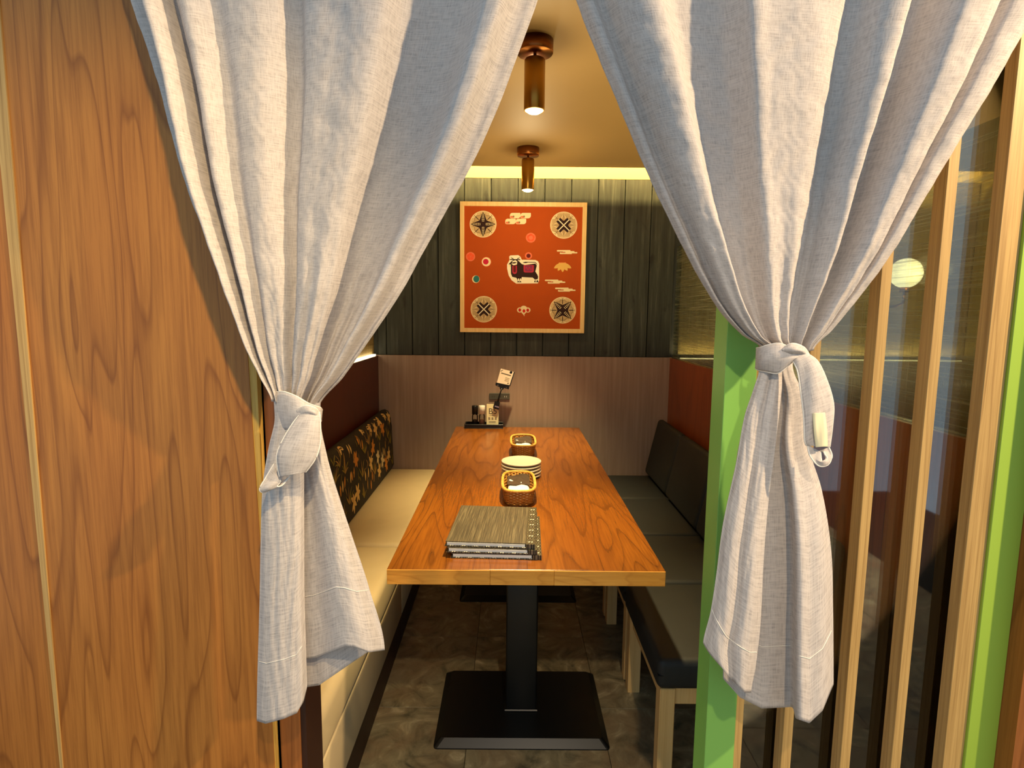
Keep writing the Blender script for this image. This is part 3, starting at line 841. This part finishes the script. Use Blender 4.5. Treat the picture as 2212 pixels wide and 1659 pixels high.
for x0, y0 in ((750, 1243), (792, 1252), (830, 1245)): m.circ(x0, y0, 14, 'p_red', 4, 14, 17)
m.done()

# outlet on the back panelling
a = PY(1057, 849, YW - .002); b = PY(1101, 863, YW - .002)
ou = thing('wall_outlet', 'small grey power outlet on the brown panelling behind the table', 'outlet', (a.x / 2 + b.x / 2, YW - .003, b.z))
box('cover_plate', (a.x, YW - .010, b.z), (b.x, YW - .0025, a.z), 'plateg', ou, .0015, 1)
for k in (.2, .5, .8):
    xx = a.x + (b.x - a.x) * k
    for s_ in (-.006, .006): box('socket_slot', (xx + s_ - .001, YW - .0108, b.z + .014), (xx + s_ + .001, YW - .0098, b.z + .024), 'black' if k < .6 else 'white', ou)

# ================================================================== TABLE WARE
def P_T(px, py): return PZ(px, py, ZT)
# plates
pp = PZ(1126, 1030, ZT)
n_pl = 5; zpl = ZT
r_pl = (PZ(1168, 1008, ZT + .02).x - PZ(1085, 1008, ZT + .02).x) / 2
pc_y = 2.392
pcx = PY(1126, 998, pc_y).x
ords = ['bottom', 'second from the bottom', 'third from the bottom', 'fourth from the bottom', 'top']
pl_me = None
for k in range(n_pl):
    r = r_pl
    prof = [(0, .001), (r * .58, .001), (r * .6, 0), (r * .64, .001), (r * .86, .004), (r * .975, .0088), (r, .0098), (r, .0132), (r * .985, .0142), (r * .86, .0095), (r * .62, .0055), (0, .005)]
    if pl_me is None:
        bm = bmesh.new(); lathe(bm, prof, 48); o = from_bm('plate', bm, 'plate', None, True); pl_me = o.data
    else:
        o = bpy.data.objects.new('plate', pl_me); C.objects.link(o)
    o.location = (pcx + random.uniform(-.001, .001), pc_y, zpl + k * .0135)
    tag(o, 'round white side plate, %s of the stack between the wicker baskets' % ords[k] if k != 4 else 'round white side plate on top of the stack between the wicker baskets', 'plate', 'stack of white side plates')

def basket(px, py, wpx, label, back):
    """rounded rectangular wicker basket; px,py = front bottom centre"""
    p = P_T(px, py)
    q0 = PZ(px - wpx / 2, py - 10, ZT); q1 = PZ(px + wpx / 2, py - 10, ZT)
    wd = (q1.x - q0.x); dp = .262; hh = .060
    t = thing('wicker_basket', label, 'basket', (p.x, p.y + dp / 2 + .004, ZT), 'wicker baskets of napkins')
    def loop(sc, z, nn=64, wave=0.0, ph=0.0):
        out = []
        a_, b_ = wd / 2 * sc, dp / 2 * sc
        for k in range(nn):
            th = 2 * PI * k / nn
            c_, s_ = math.cos(th), math.sin(th); e = 3.6
            rr = (abs(c_) ** e + abs(s_) ** e) ** (-1 / e)
            ww = 1 + wave * math.sin(th * 16 + ph)
            out.append((a_ * c_ * rr * ww, b_ * s_ * rr * ww, z))
        return out
    nr = 11
    bm = bmesh.new()
    for k in range(nr):
        u = k / (nr - 1)
        tube(bm, loop(.86 + .12 * u, .004 + u * (hh - .008), 96, .022, (k % 2) * PI), .0027, 5, True)
    wv = from_bm('weave', bm, 'wicker', t, True); wv['kind'] = 'stuff'
    bm = bmesh.new()
    for k in range(32):
        i = k * 2
        A = loop(.86, .002)[i]; B = loop(.98, hh)[i]
        tube(bm, [A, B], .0021, 5)
    st = from_bm('stakes', bm, 'wickerrim', t, True)
    bm = bmesh.new(); tube(bm, loop(1.0, hh), .0058, 8, True); from_bm('rim', bm, 'wickerrim', t, True)
    bm = bmesh.new()
    L0 = [bm.verts.new(v) for v in loop(.86, .0015)]; L1 = [bm.verts.new(v) for v in loop(.84, .004)]
    bm.faces.new(L0[::-1]); bm.faces.new(L1)
    for i in range(len(L0)): bm.faces.new((L0[i], L0[(i + 1) % 64], L1[(i + 1) % 64], L1[i]))
    from_bm('bottom', bm, 'wicker', t)
    # contents: wrapped white towels standing on the bottom and a dark napkin thrown across
    base = worldloc(t)
    lab = 'folded white wrapped towels in the %s wicker basket' % back
    bm = bmesh.new(); add_box(bm, (-wd * .33, -dp * .375, .0), (wd * .33, dp * .37, .045), .010, 3)
    bmesh.ops.subdivide_edges(bm, edges=bm.edges, cuts=2, use_grid_fill=True)
    for v in bm.verts: v.co.z += .002 * math.sin(v.co.x * 130) * (v.co.z > .02)
    o = from_bm('wrapped_towel', bm, 'towel', None, True); o.location = base + Vector((0, 0, .006)); tag(o, lab, 'towel')
    # napkin sheet
    nx, ny = 24, 24; V = []; Fc = []
    for j in range(ny + 1):
        for i in range(nx + 1):
            u, v = i / nx * 2 - 1, j / ny * 2 - 1
            x = u * wd * .355; y = v * .245 * dp + dp * .13
            z = .0540 + .004 * math.sin(5 * u + 6 * v + 1) * (1 - abs(v)) + .004 * math.exp(-((u - v * .9 - .1) * 3) ** 2)
            z += .007 * math.exp(-((v - .75) * 3) ** 2 - ((u - .35) * 2.6) ** 2)
            y += .008 * math.sin(2.5 * u + .6)
            V.append((x, y, z))
    for j in range(ny):
        for i in range(nx):
            a = j * (nx + 1) + i; Fc.append((a, a + 1, a + nx + 2, a + nx + 1))
    o = pyd('cloth_napkin', V, Fc, 'napkin', None, True); o.location = base
    md = o.modifiers.new('thick', 'SOLIDIFY'); md.thickness = .002
    tag(o, 'crumpled dark brown napkin in the %s wicker basket' % back, 'napkin')
basket(1121, 1098, 72, 'wicker basket with towels between the menus and the plates', 'front')
basket(1131, 991, 53, 'wicker basket with towels behind the stack of plates', 'rear')

# menus
mA = P_T(975, 1207); 
def menu(dx, dy, rz, z, label, thick):
    cxm, cym = PY(1072, 1150, 1.70).x + dx, 1.712 + dy
    t = thing('menu_book', label, 'menu', (cxm, cym, z), 'menus on the table end')
    t.rotation_euler = (0, 0, rz)
    w2, d2 = .1275, .158
    def mb(name, a, b, mat, bev=0.0):
        bm = bmesh.new(); add_box(bm, a, b, bev, 1); return from_bm(name, bm, mat, t)
    mb('back_cover', (-w2, -d2, 0), (w2, d2, .0024), 'spine')
    mb('pages', (-w2 + .006, -d2 + .004, .0025), (w2 - .028, d2 - .006, thick - .0026), 'paper')
    mb('front_cover', (-w2 + .002, -d2 + .0055, thick - .0025), (w2 - .026, d2, thick), 'menu')
    mb('spine_strip', (w2 - .0255, -d2, .0025), (w2, d2, thick), 'spine')
    pr = bmesh.new()
    for k in range(7):
        y = -d2 + .018 + k * .0455
        for x in (w2 - .017, w2 - .009):
            lathe(pr, [(0, thick + .0006), (.0022, thick + .0005), (.0027, thick)], 8, (x, y, 0))
    for k in range(7):
        x = -w2 + .02 + k * .034
        for s_ in (-.003, .003):
            lathe(pr, [(0, .0036), (.0016, .0032), (.002, .0024)], 8, (x + s_, -d2 + .0018, 0))
    from_bm('studs', pr, 'plate', t, True)['kind'] = 'stuff'
    return t
menu(.008, -.004, -.030, ZT + .0002, 'striped grey brown menu with dotted spine at the bottom of the pile', .013)
menu(-.002, .0, -.045, ZT + .0142, 'striped grey brown menu with dotted spine in the middle of the pile', .013)
menu(-.006, .008, -.060, ZT + .0282, 'striped grey brown menu with dotted spine on top of the pile', .013)

# tray with pepper, salt, card
ta = P_T(1003, 926); tb2 = P_T(1087, 926)
tyc = ta.y + .05
txc = (ta.x + tb2.x) / 2; thw = (tb2.x - ta.x) / 2
ty = thing('condiment_tray', 'low black tray at the wall end of the table', 'tray', (txc, tyc, ZT))
thd = .048
box('tray_floor', (txc - thw, tyc - thd, ZT), (txc + thw, tyc + thd, ZT + .004), 'black', ty, .001, 1)
for nm, a, b in (('tray_side', (txc - thw, tyc - thd), (txc + thw, tyc - thd + .005)), ('tray_side', (txc - thw, tyc + thd - .005), (txc + thw, tyc + thd)),
                 ('tray_end', (txc - thw, tyc - thd + .005), (txc - thw + .005, tyc + thd - .005)), ('tray_end', (txc + thw - .005, tyc - thd + .005), (txc + thw, tyc + thd - .005))):
    box(nm, (a[0], a[1], ZT + .004), (b[0], b[1], ZT + .026), 'black', ty, .0015, 1)
ZTR = ZT + .0042
def grinder(px, cap, fill, label):
    x = PY(px, 905, tyc).x
    r = .0185
    t = thing('grinder', label, 'grinder', (x, tyc, ZTR), 'grinders on the tray')
    htot = PY(px, 876, tyc).z - ZTR
    hj = PY(px, 894, tyc).z - ZTR
    bm = bmesh.new(); lathe(bm, [(0, 0), (r * .9, 0), (r, .003), (r, hj - .012), (r * .8, hj), (0, hj)], 24); from_bm('jar', bm, 'jarglass', t, True)
    bm = bmesh.new(); lathe(bm, [(0, .003), (r * .86, .003), (r * .86, hj * .5), (r * .5, hj * .56), (0, hj * .54)], 20); from_bm('filling', bm, fill, t, True)
    bm = bmesh.new(); lathe(bm, [(0, hj), (r * 1.02, hj), (r * 1.02, htot - .002), (r * .95, htot), (0, htot)], 28); from_bm('cap', bm, cap, t, True)
grinder(1026, 'black', 'pepper', 'glass pepper grinder with black cap on the tray')
grinder(1041, 'white', 'salt', 'glass pink salt grinder with white cap on the tray')
# table number card
c0 = PY(1051, 914, tyc - .01); c1 = PY(1077, 873, tyc - .01)
cd = thing('table_card', 'upright cream table card reading B5 on the tray', 'card', ((c0.x + c1.x) / 2, tyc - .01, ZTR))
box('card_board', (c0.x, tyc - .012, ZTR), (c1.x, tyc - .008, c1.z), 'card', cd, .0005, 1)
def text(body, h, center, mat, parent, rot=(PI / 2, 0, 0), name='lettering'):
    cu = bpy.data.curves.new('txt', 'FONT'); cu.body = body; cu.size = h; cu.align_x = 'CENTER'; cu.align_y = 'CENTER'; cu.extrude = .0003
    o = bpy.data.objects.new('txt', cu); C.objects.link(o)
    dg = bpy.context.evaluated_depsgraph_get(); me = bpy.data.meshes.new_from_object(o.evaluated_get(dg))
    bpy.data.objects.remove(o)
    r = link(name, me, mat, parent); r.rotation_euler = rot
    at(r, parent, center); return r
cw = c1.x - c0.x; ch = c1.z - ZTR; cxm = (c0.x + c1.x) / 2; yk = tyc - .0124
text('B5', ch * .36, (cxm + cw * .02, yk, ZTR + ch * .68), 'ink', cd)
box('printed_line', (cxm - cw * .26, yk - .0003, ZTR + ch * .50), (cxm + cw * .28, yk + .0002, ZTR + ch * .515), 'ink2', cd)
for k in (-1, 0, 1):
    box('printed_icon', (cxm + k * cw * .27 - cw * .08, yk - .0003, ZTR + ch * .32), (cxm + k * cw * .27 + cw * .08, yk + .0002, ZTR + ch * .43), 'ink2', cd, .0001, 1)
for k in range(2):
    box('printed_line', (cxm - cw * .30, yk - .0003, ZTR + ch * (.24 - k * .05)), (cxm + cw * .28, yk + .0002, ZTR + ch * (.255 - k * .05)), 'ink2', cd)
# clip-on sign
yS = tyc - .022
ca = PY(1072, 882, yS)
cs = thing('clip_sign', 'pale card held up by a black clip arm above the tray', 'sign', ca)
def Wp(px, py, off=0.0): return PY(px, py, yS - off) - ca
bm = bmesh.new(); pts = [(1066, 876), (1078, 880), (1076, 885), (1064, 882)]
def slab(name, pts, y0, y1, mat):
    bm = bmesh.new()
    prism(bm, [(Wp(*p).x, Wp(*p).z) for p in pts], 'y', y0, y1)
    return from_bm(name, bm, mat, cs)
slab('clip_jaw', [(1069, 866), (1080, 869), (1077, 885), (1065, 880)], -.008, .009, 'black')
slab('clip_screw', [(1069, 875.5), (1078, 878), (1077.3, 880.5), (1068.4, 878)], -.0095, -.008, 'chrome')
bm = bmesh.new(); tube(bm, [Wp(1075, 869), Wp(1078, 858), Wp(1081, 848), Wp(1084, 839)], [.006, .0045, .004, .005], 10); from_bm('arm', bm, 'black', cs, True)
slab('holder', [(1080.5, 841), (1086.5, 842), (1089, 838), (1099, 841), (1101, 832), (1071, 826), (1070, 832), (1079, 836)], -.004, .003, 'black')
slab('card', [(1072.5, 828.5), (1100, 834), (1110, 803.5), (1082, 796)], -.0035, -.001, 'card2')
slab('card_edge', [(1100, 834), (1102, 834.5), (1112, 804), (1110, 803.5)], -.003, .001, 'black')
for (x, y) in ((1075.5, 832), (1094, 837.5)):
    bm = bmesh.new(); lathe(bm, [(0, 0), (.0022, 0), (.0022, .0014), (0, .002)], 10)
    o = from_bm('screw', bm, 'chrome', cs, True); o.rotation_euler = (PI / 2, 0, 0); o.location = Wp(x, y) + Vector((0, -.004, 0))
def mark(name, pts, mat): return slab(name, pts, -.0039, -.0034, mat)
mark('printed_dot', [(1103.8 + 3 * math.cos(k * .7854), 804.4 + 3 * math.sin(k * .7854)) for k in range(8)], 'black')
mark('printed_line', [(1083, 804.5), (1104, 810.5), (1103.5, 812.5), (1082.5, 806.5)], 'ink')
for (x, y) in ((1092, 815), (1091, 818), (1090, 821)): mark('printed_line', [(x, y), (x + 9, y + 2.4), (x + 8.6, y + 3.7), (x - .4, y + 1.3)], 'ink2')
mark('printed_mark', [(1095, 829), (1099, 829.5), (1098, 825.5)], 'ink')
mark('printed_mark', [(1081.5, 801), (1087, 798.5), (1086.6, 800), (1082, 802.5)], 'ink')

# ================================================================== CURTAINS
def wpoly(pts, Y): return [(PY(x, y, Y).z, PY(x, y, Y).x) for x, y in pts]
def sheet(name, rows, mat, parent, closed=False):
    """rows: list of rows of (Vector, u, v)"""
    nr, nc = len(rows), len(rows[0])
    V = [p for r in rows for p, _, _ in r]
    Fc = []
    for j in range(nr - 1):
        for i in range(nc - 1):
            a = j * nc + i; Fc.append((a, a + nc, a + nc + 1, a + 1))
    me = bpy.data.meshes.new(name); me.from_pydata([tuple(v) for v in V], [], Fc); me.update()
    uv = me.uv_layers.new(name='UVMap'); flat_ = [(u, v) for r in rows for _, u, v in r]
    for lp in me.loops: uv.data[lp.index].uv = flat_[lp.vertex_index]
    me.polygons.foreach_set('use_smooth', [True] * len(me.polygons))
    o = link(name, me, mat, parent)
    return o
def hashn(x, y):
    return math.sin(x * 12.9 + math.sin(y * 7.1) * 2.0) * math.cos(y * 9.7 + math.sin(x * 5.3) * 1.7)
def upper(parent, left, right, prof, Y0, amp, wcloth, extra, crest):
    """gathered upper drape between two outlines (pixel polylines at plane Y0)"""
    L = sorted(wpoly(left, Y0)); R_ = sorted(wpoly(right, Y0))
    z0 = max(min(L)[0], min(R_)[0]); z1 = min(L[-1][0], R_[-1][0])
    zl0, zr0 = L[0][0], R_[0][0]
    NR, NC = 150, 260
    rows = []
    base = worldloc(parent)
    for j in range(NR + 1):
        t = j / NR                               # 0 top, 1 knot
        zl = L[-1][0] + (zl0 - L[-1][0]) * t; zr = R_[-1][0] + (zr0 - R_[-1][0]) * t
        xl = sinterp(L, zl); xr = sinterp(R_, zr)
        row = []
        am = interp(amp, t)
        ex2 = interp(extra, t)
        for i in range(NC + 1):
            u = i / NC
            x = xl + (xr - xl) * u; z = zl + (zr - zl) * u - crest * math.sin(PI * u) * t ** 3
            h = sinterp(prof, u); hc = max(0, min(1, h)); h = .25 * h + .75 * hc * hc * (3 - 2 * hc)
            h2 = .5 + .5 * math.sin(2 * PI * (u * 11 + .35 * math.sin(u * 9)) + .6)
            d = am * h + ex2 * h2 + .0014 * hashn(u * 3.1, t * 4 + u) + .0006 * hashn(u * 9, t * 11)
            # round the edges backwards
            e = min(u, 1 - u); d -= .010 * math.exp(-(e / .012) ** 2)
            row.append((Vector((x, Y0 - d, z)) - base, u * wcloth, (1 - t) * 1.4))
        rows.append(row)
    o = sheet('upper_drape', rows, 'linen', parent)
    md = o.modifiers.new('thick', 'SOLIDIFY'); md.thickness = .0012; md.offset = 0
    return o
def skirt(parent, name, left, right, bottom, prof, Y0, amp, wcloth, top_py, hem=None):
    """lower drape: bottom = pixel polyline giving the hem across u"""
    L = sorted([(y, x) for x, y in left]); R_ = sorted([(y, x) for x, y in right])
    B = bottom                                     # (u, py)
    NR, NC = 90, 120
    rows = []; base = worldloc(parent); hemv = []
    for j in range(NR + 1):
        t = j / NR; row = []
        for i in range(NC + 1):
            u = i / NC
            py = top_py + (interp(B, u) - top_py) * t
            x = sinterp(L, py) * (1 - u) + sinterp(R_, py) * u
            h = sinterp(prof, u)
            d = interp(amp, t) * h + .0010 * hashn(u * 1.6, t * 1.5) + .0003 * hashn(u * 3, t * 5)
            p = PY(x, py, Y0 - d)
            row.append((p - base, u * wcloth, -(t * .55)))
        rows.append(row)
    o = sheet(name, rows, 'linen', parent)
    md = o.modifiers.new('thick', 'SOLIDIFY'); md.thickness = .0014; md.offset = 0
    if hem:
        j = int(NR * hem); pts = [rows[j][i][0] + Vector((0, -.0012, 0)) for i in range(2, NC - 1, 2)]
        bm = bmesh.new(); tube(bm, pts, .0007, 5)
        s = from_bm('hem_stitch', bm, 'stitch', o, True); s.location = (0, 0, 0)
    return o
def ribbon(parent, name, pts, Y, mat='linen', edge=True, thick=.0016, cols=10, bow=.010):
    """strip of cloth: list of (left px, left py, right px, right py, depth offset toward the camera)"""
    rows = []; base = worldloc(parent); n = 8
    keys = list(range(len(pts)))
    comp = [[(k, pts[k][c]) for k in keys] for c in range(5)]
    tot = (len(pts) - 1) * n
    el, er = [], []
    for j in range(tot + 1):
        s = j / n
        lx, ly, rx, ry, off = [sinterp(c, s) for c in comp]
        row = []
        for i in range(cols + 1):
            u = i / cols
            p = PY(lx + (rx - lx) * u, ly + (ry - ly) * u, Y - (off + bow * math.sin(PI * u) + .0015 * math.sin(u * 7 + s * 2)))
            row.append((p - base, u * .07, s * .04))
        el.append(row[0][0]); er.append(row[-1][0]); rows.append(row)
    o = sheet(name, rows, mat, parent)
    md = o.modifiers.new('thick', 'SOLIDIFY'); md.thickness = thick; md.offset = 0
    if edge:
        bm = bmesh.new(); tube(bm, el, .0013, 6); tube(bm, er, .0013, 6); from_bm('edge_seam', bm, 'stitch', o, True)
    return o

# ---- left curtain
lc = thing('door_curtain', 'linen door curtain tied back in front of the cherry wood board', 'curtain', PY(640, 880, YC), 'tied back linen curtains')
profL = [(0, .25), (.025, .12), (.05, .2), (.075, .95), (.098, .75), (.115, .18), (.135, .5), (.165, .75), (.205, .62), (.23, .5), (.27, .68), (.33, .78), (.38, .62), (.405, .42), (.43, .40), (.455, .66), (.53, .80), (.61, .95), (.645, .80), (.675, .30), (.72, .08), (.77, .06), (.82, .22), (.86, .55), (.895, 1.0), (.92, 1.0), (.945, .45), (.97, .30), (1.0, .34)]
upper(lc,
      [(235, -190), (258, -90), (283, 0), (318, 100), (350, 200), (376, 300), (404, 400), (442, 500), (487, 610), (540, 750), (566, 800), (594, 858)],
      [(1192, -190), (1186, -90), (1163, 0), (1120, 120), (1075, 240), (1020, 360), (970, 450), (920, 540), (868, 635), (800, 735), (745, 812), (690, 884)],
      profL, YC, [(0, .062), (.4, .074), (.75, .062), (1, .024)], .95, [(0, .000), (.6, .001), (.85, .008), (1, .008)], .006)
skirt(lc, 'lower_back', [(600, 900), (640, 1300), (662, 1486)], [(690, 930), (770, 1300), (800, 1420)],
      [(0, 1484), (.2, 1480), (1, 1405)], [(0, .2), (.5, .5), (1, .2)], YC + .012, [(0, .01), (1, .02)], .15, 870)
skirt(lc, 'lower_flap', [(645, 900), (652, 1000), (655, 1100), (657, 1300), (660, 1425)], [(692, 905), (703, 970), (722, 1040), (758, 1150), (798, 1272), (831, 1408)],
      [(0, 1424), (.12, 1421), (.5, 1396), (.62, 1398), (.8, 1409), (1, 1404)], [(0, .0), (.10, .05), (.25, .15), (.42, .65), (.6, .9), (.8, .75), (1, .2)], YC - .006, [(0, .014), (.5, .034), (1, .052)], .16, 870, .76)
skirt(lc, 'lower_front', [(594, 900), (582, 960), (570, 1030), (565, 1100), (561, 1300), (555, 1562)], [(658, 900), (657, 1000), (657, 1150), (658, 1300), (663, 1500)],
      [(0, 1557), (.18, 1563), (.55, 1552), (.8, 1540), (.93, 1515), (1, 1484)], [(0, .1), (.12, .6), (.4, .9), (.7, .95), (.9, .75), (1, .2)], YC - .020, [(0, .016), (.5, .026), (1, .030)], .13, 870, .82)
# tie: wrapped band, knot, tail and curled end
tie = ribbon(lc, 'tie_band', [(591, 848, 596, 926, .012), (612, 846, 618, 930, .036), (640, 856, 644, 930, .050), (668, 872, 668, 922, .050), (691, 880, 688, 916, .030), (696, 886, 694, 908, .006)], YC)
ribbon(lc, 'tie_wrap', [(640, 884, 646, 900, .056), (662, 876, 662, 894, .064), (682, 882, 678, 902, .062), (692, 898, 684, 914, .052)], YC, bow=.006)
ribbon(lc, 'tie_tail', [(655, 888, 690, 890, .056), (634, 912, 692, 912, .066), (612, 948, 692, 955, .072), (598, 985, 682, 990, .074), (604, 1030, 660, 1020, .070)], YC)
ribbon(lc, 'tie_end', [(592, 1002, 600, 1030, .060), (575, 1030, 606, 1040, .066), (561, 1056, 598, 1050, .070), (572, 1063, 610, 1048, .066), (606, 1046, 628, 1026, .058)], YC, bow=.002)

# ---- right curtain
rc = thing('door_curtain', 'linen door curtain tied back in front of the glass screen and green post', 'curtain', PY(1695, 780, YC), 'tied back linen curtains')
profR = [(0, .30), (.03, .34), (.05, .22), (.075, .55), (.12, .80), (.155, .78), (.185, .45), (.22, .16), (.30, .14), (.335, .40), (.355, .66), (.40, .62), (.50, .56), (.555, .42), (.585, .22), (.61, .28), (.635, .66), (.68, .80), (.70, .50), (.712, .18), (.74, .12), (.765, .45), (.80, .98), (.84, 1.0), (.872, .80), (.888, .52), (.91, .72), (.95, .72), (.98, .5), (1, .3)]
upper(rc,
      [(1212, -190), (1218, -90), (1242, 0), (1290, 125), (1342, 250), (1400, 385), (1450, 490), (1500, 588), (1550, 668), (1600, 722), (1642, 752)],
      [(2365, -190), (2305, -90), (2245, 0), (2190, 92), (2100, 240), (2020, 370), (1940, 500), (1880, 592), (1820, 672), (1785, 715), (1748, 755)],
      profR, YC, [(0, .062), (.4, .074), (.75, .062), (1, .024)], 1.0, [(0, .000), (.6, .001), (.85, .008), (1, .008)], .004)
skirt(rc, 'lower_back', [(1640, 790), (1610, 900), (1590, 1000), (1570, 1200), (1562, 1470)], [(1712, 790), (1738, 860), (1745, 960), (1775, 1060), (1795, 1190), (1799, 1320), (1800, 1490)],
      [(0, 1466), (.15, 1506), (.35, 1530), (.62, 1527), (.64, 1530), (.66, 1552), (.78, 1562), (.90, 1535), (1, 1478)],
      [(0, .2), (.2, .15), (.38, .2), (.58, .12), (.63, .3), (.68, .95), (.8, .9), (.93, .75), (1, .3)], YC + .010, [(0, .014), (.5, .062), (1, .085)], .28, 776, .83)
skirt(rc, 'lower_front', [(1640, 795), (1628, 840), (1608, 900), (1590, 1000), (1562, 1130), (1546, 1250), (1535, 1320), (1518, 1400), (1535, 1480)], [(1690, 795), (1688, 850), (1675, 960), (1660, 1080), (1650, 1200), (1642, 1350), (1632, 1440), (1622, 1500)],
      [(0, 1388), (.12, 1412), (.4, 1458), (.7, 1485), (.85, 1496), (1, 1496)], [(0, .2), (.15, .6), (.35, .8), (.5, .55), (.62, .85), (.8, .9), (1, .3)], YC - .026, [(0, .014), (.5, .026), (1, .036)], .16, 776, .88)
skirt(rc, 'lower_fold', [(1668, 795), (1672, 850), (1668, 900), (1655, 1000)], [(1702, 795), (1712, 870), (1716, 930), (1720, 1000)],
      [(0, 1000), (1, 1000)], [(0, .1), (.2, .9), (.45, .2), (.7, .95), (1, .2)], YC - .012, [(0, .022), (1, .008)], .2, 795) if False else None
tie = ribbon(rc, 'tie_band', [(1634, 752, 1632, 796, .008), (1644, 750, 1640, 800, .030), (1660, 745, 1655, 803, .044), (1685, 742, 1680, 806, .054), (1712, 754, 1702, 790, .058), (1728, 768, 1716, 776, .056)], YC)
ribbon(rc, 'tie_wrap', [(1690, 752, 1690, 762, .056), (1712, 742, 1712, 764, .064), (1736, 750, 1728, 766, .060), (1748, 766, 1736, 772, .048)], YC)
tail = ribbon(rc, 'tie_tail', [(1708, 772, 1730, 758, .058), (1722, 800, 1764, 778, .066), (1730, 850, 1786, 822, .072), (1736, 900, 1800, 872, .074), (1738, 950, 1798, 920, .074), (1742, 962, 1792, 966, .072)], YC, bow=.006)
ribbon(rc, 'tie_end', [(1744, 960, 1772, 976, .070), (1750, 985, 1776, 1000, .074), (1768, 1006, 1786, 990, .074), (1788, 1004, 1782, 982, .070), (1797, 985, 1778, 975, .064), (1790, 966, 1772, 974, .060)], YC, bow=.001)
ribbon(rc, 'care_label', [(1755, 893, 1782, 891, .0805), (1758, 930, 1786, 928, .0825), (1762, 966, 1787, 964, .0815)], YC, mat='card', edge=False, cols=4, bow=.002)

# rod carrying both curtains, resting in cups on the wall board and the right wall
zr = PY(1106, -190, YC).z + .030
rx0, rx1 = PY(60, -190, YC).x, gr1 + .25
rod = thing('curtain_rod', 'thin dark curtain rod above the doorway carrying both linen curtains', 'curtain rod', (0, YC, zr))
bm = bmesh.new(); tube(bm, [(rx0, -.03, 0), (rx1, -.03, 0)], .008, 12); from_bm('pole', bm, 'blackmetal', rod, True)
for xx, yy in ((rx0 + .02, Yf), (rx1 - .02, YP - .04)):
    bm = bmesh.new(); add_box(bm, (xx - .012, -.042, -.012), (xx + .012, yy - YC, .012), .002, 1); from_bm('bracket', bm, 'blackmetal', rod)
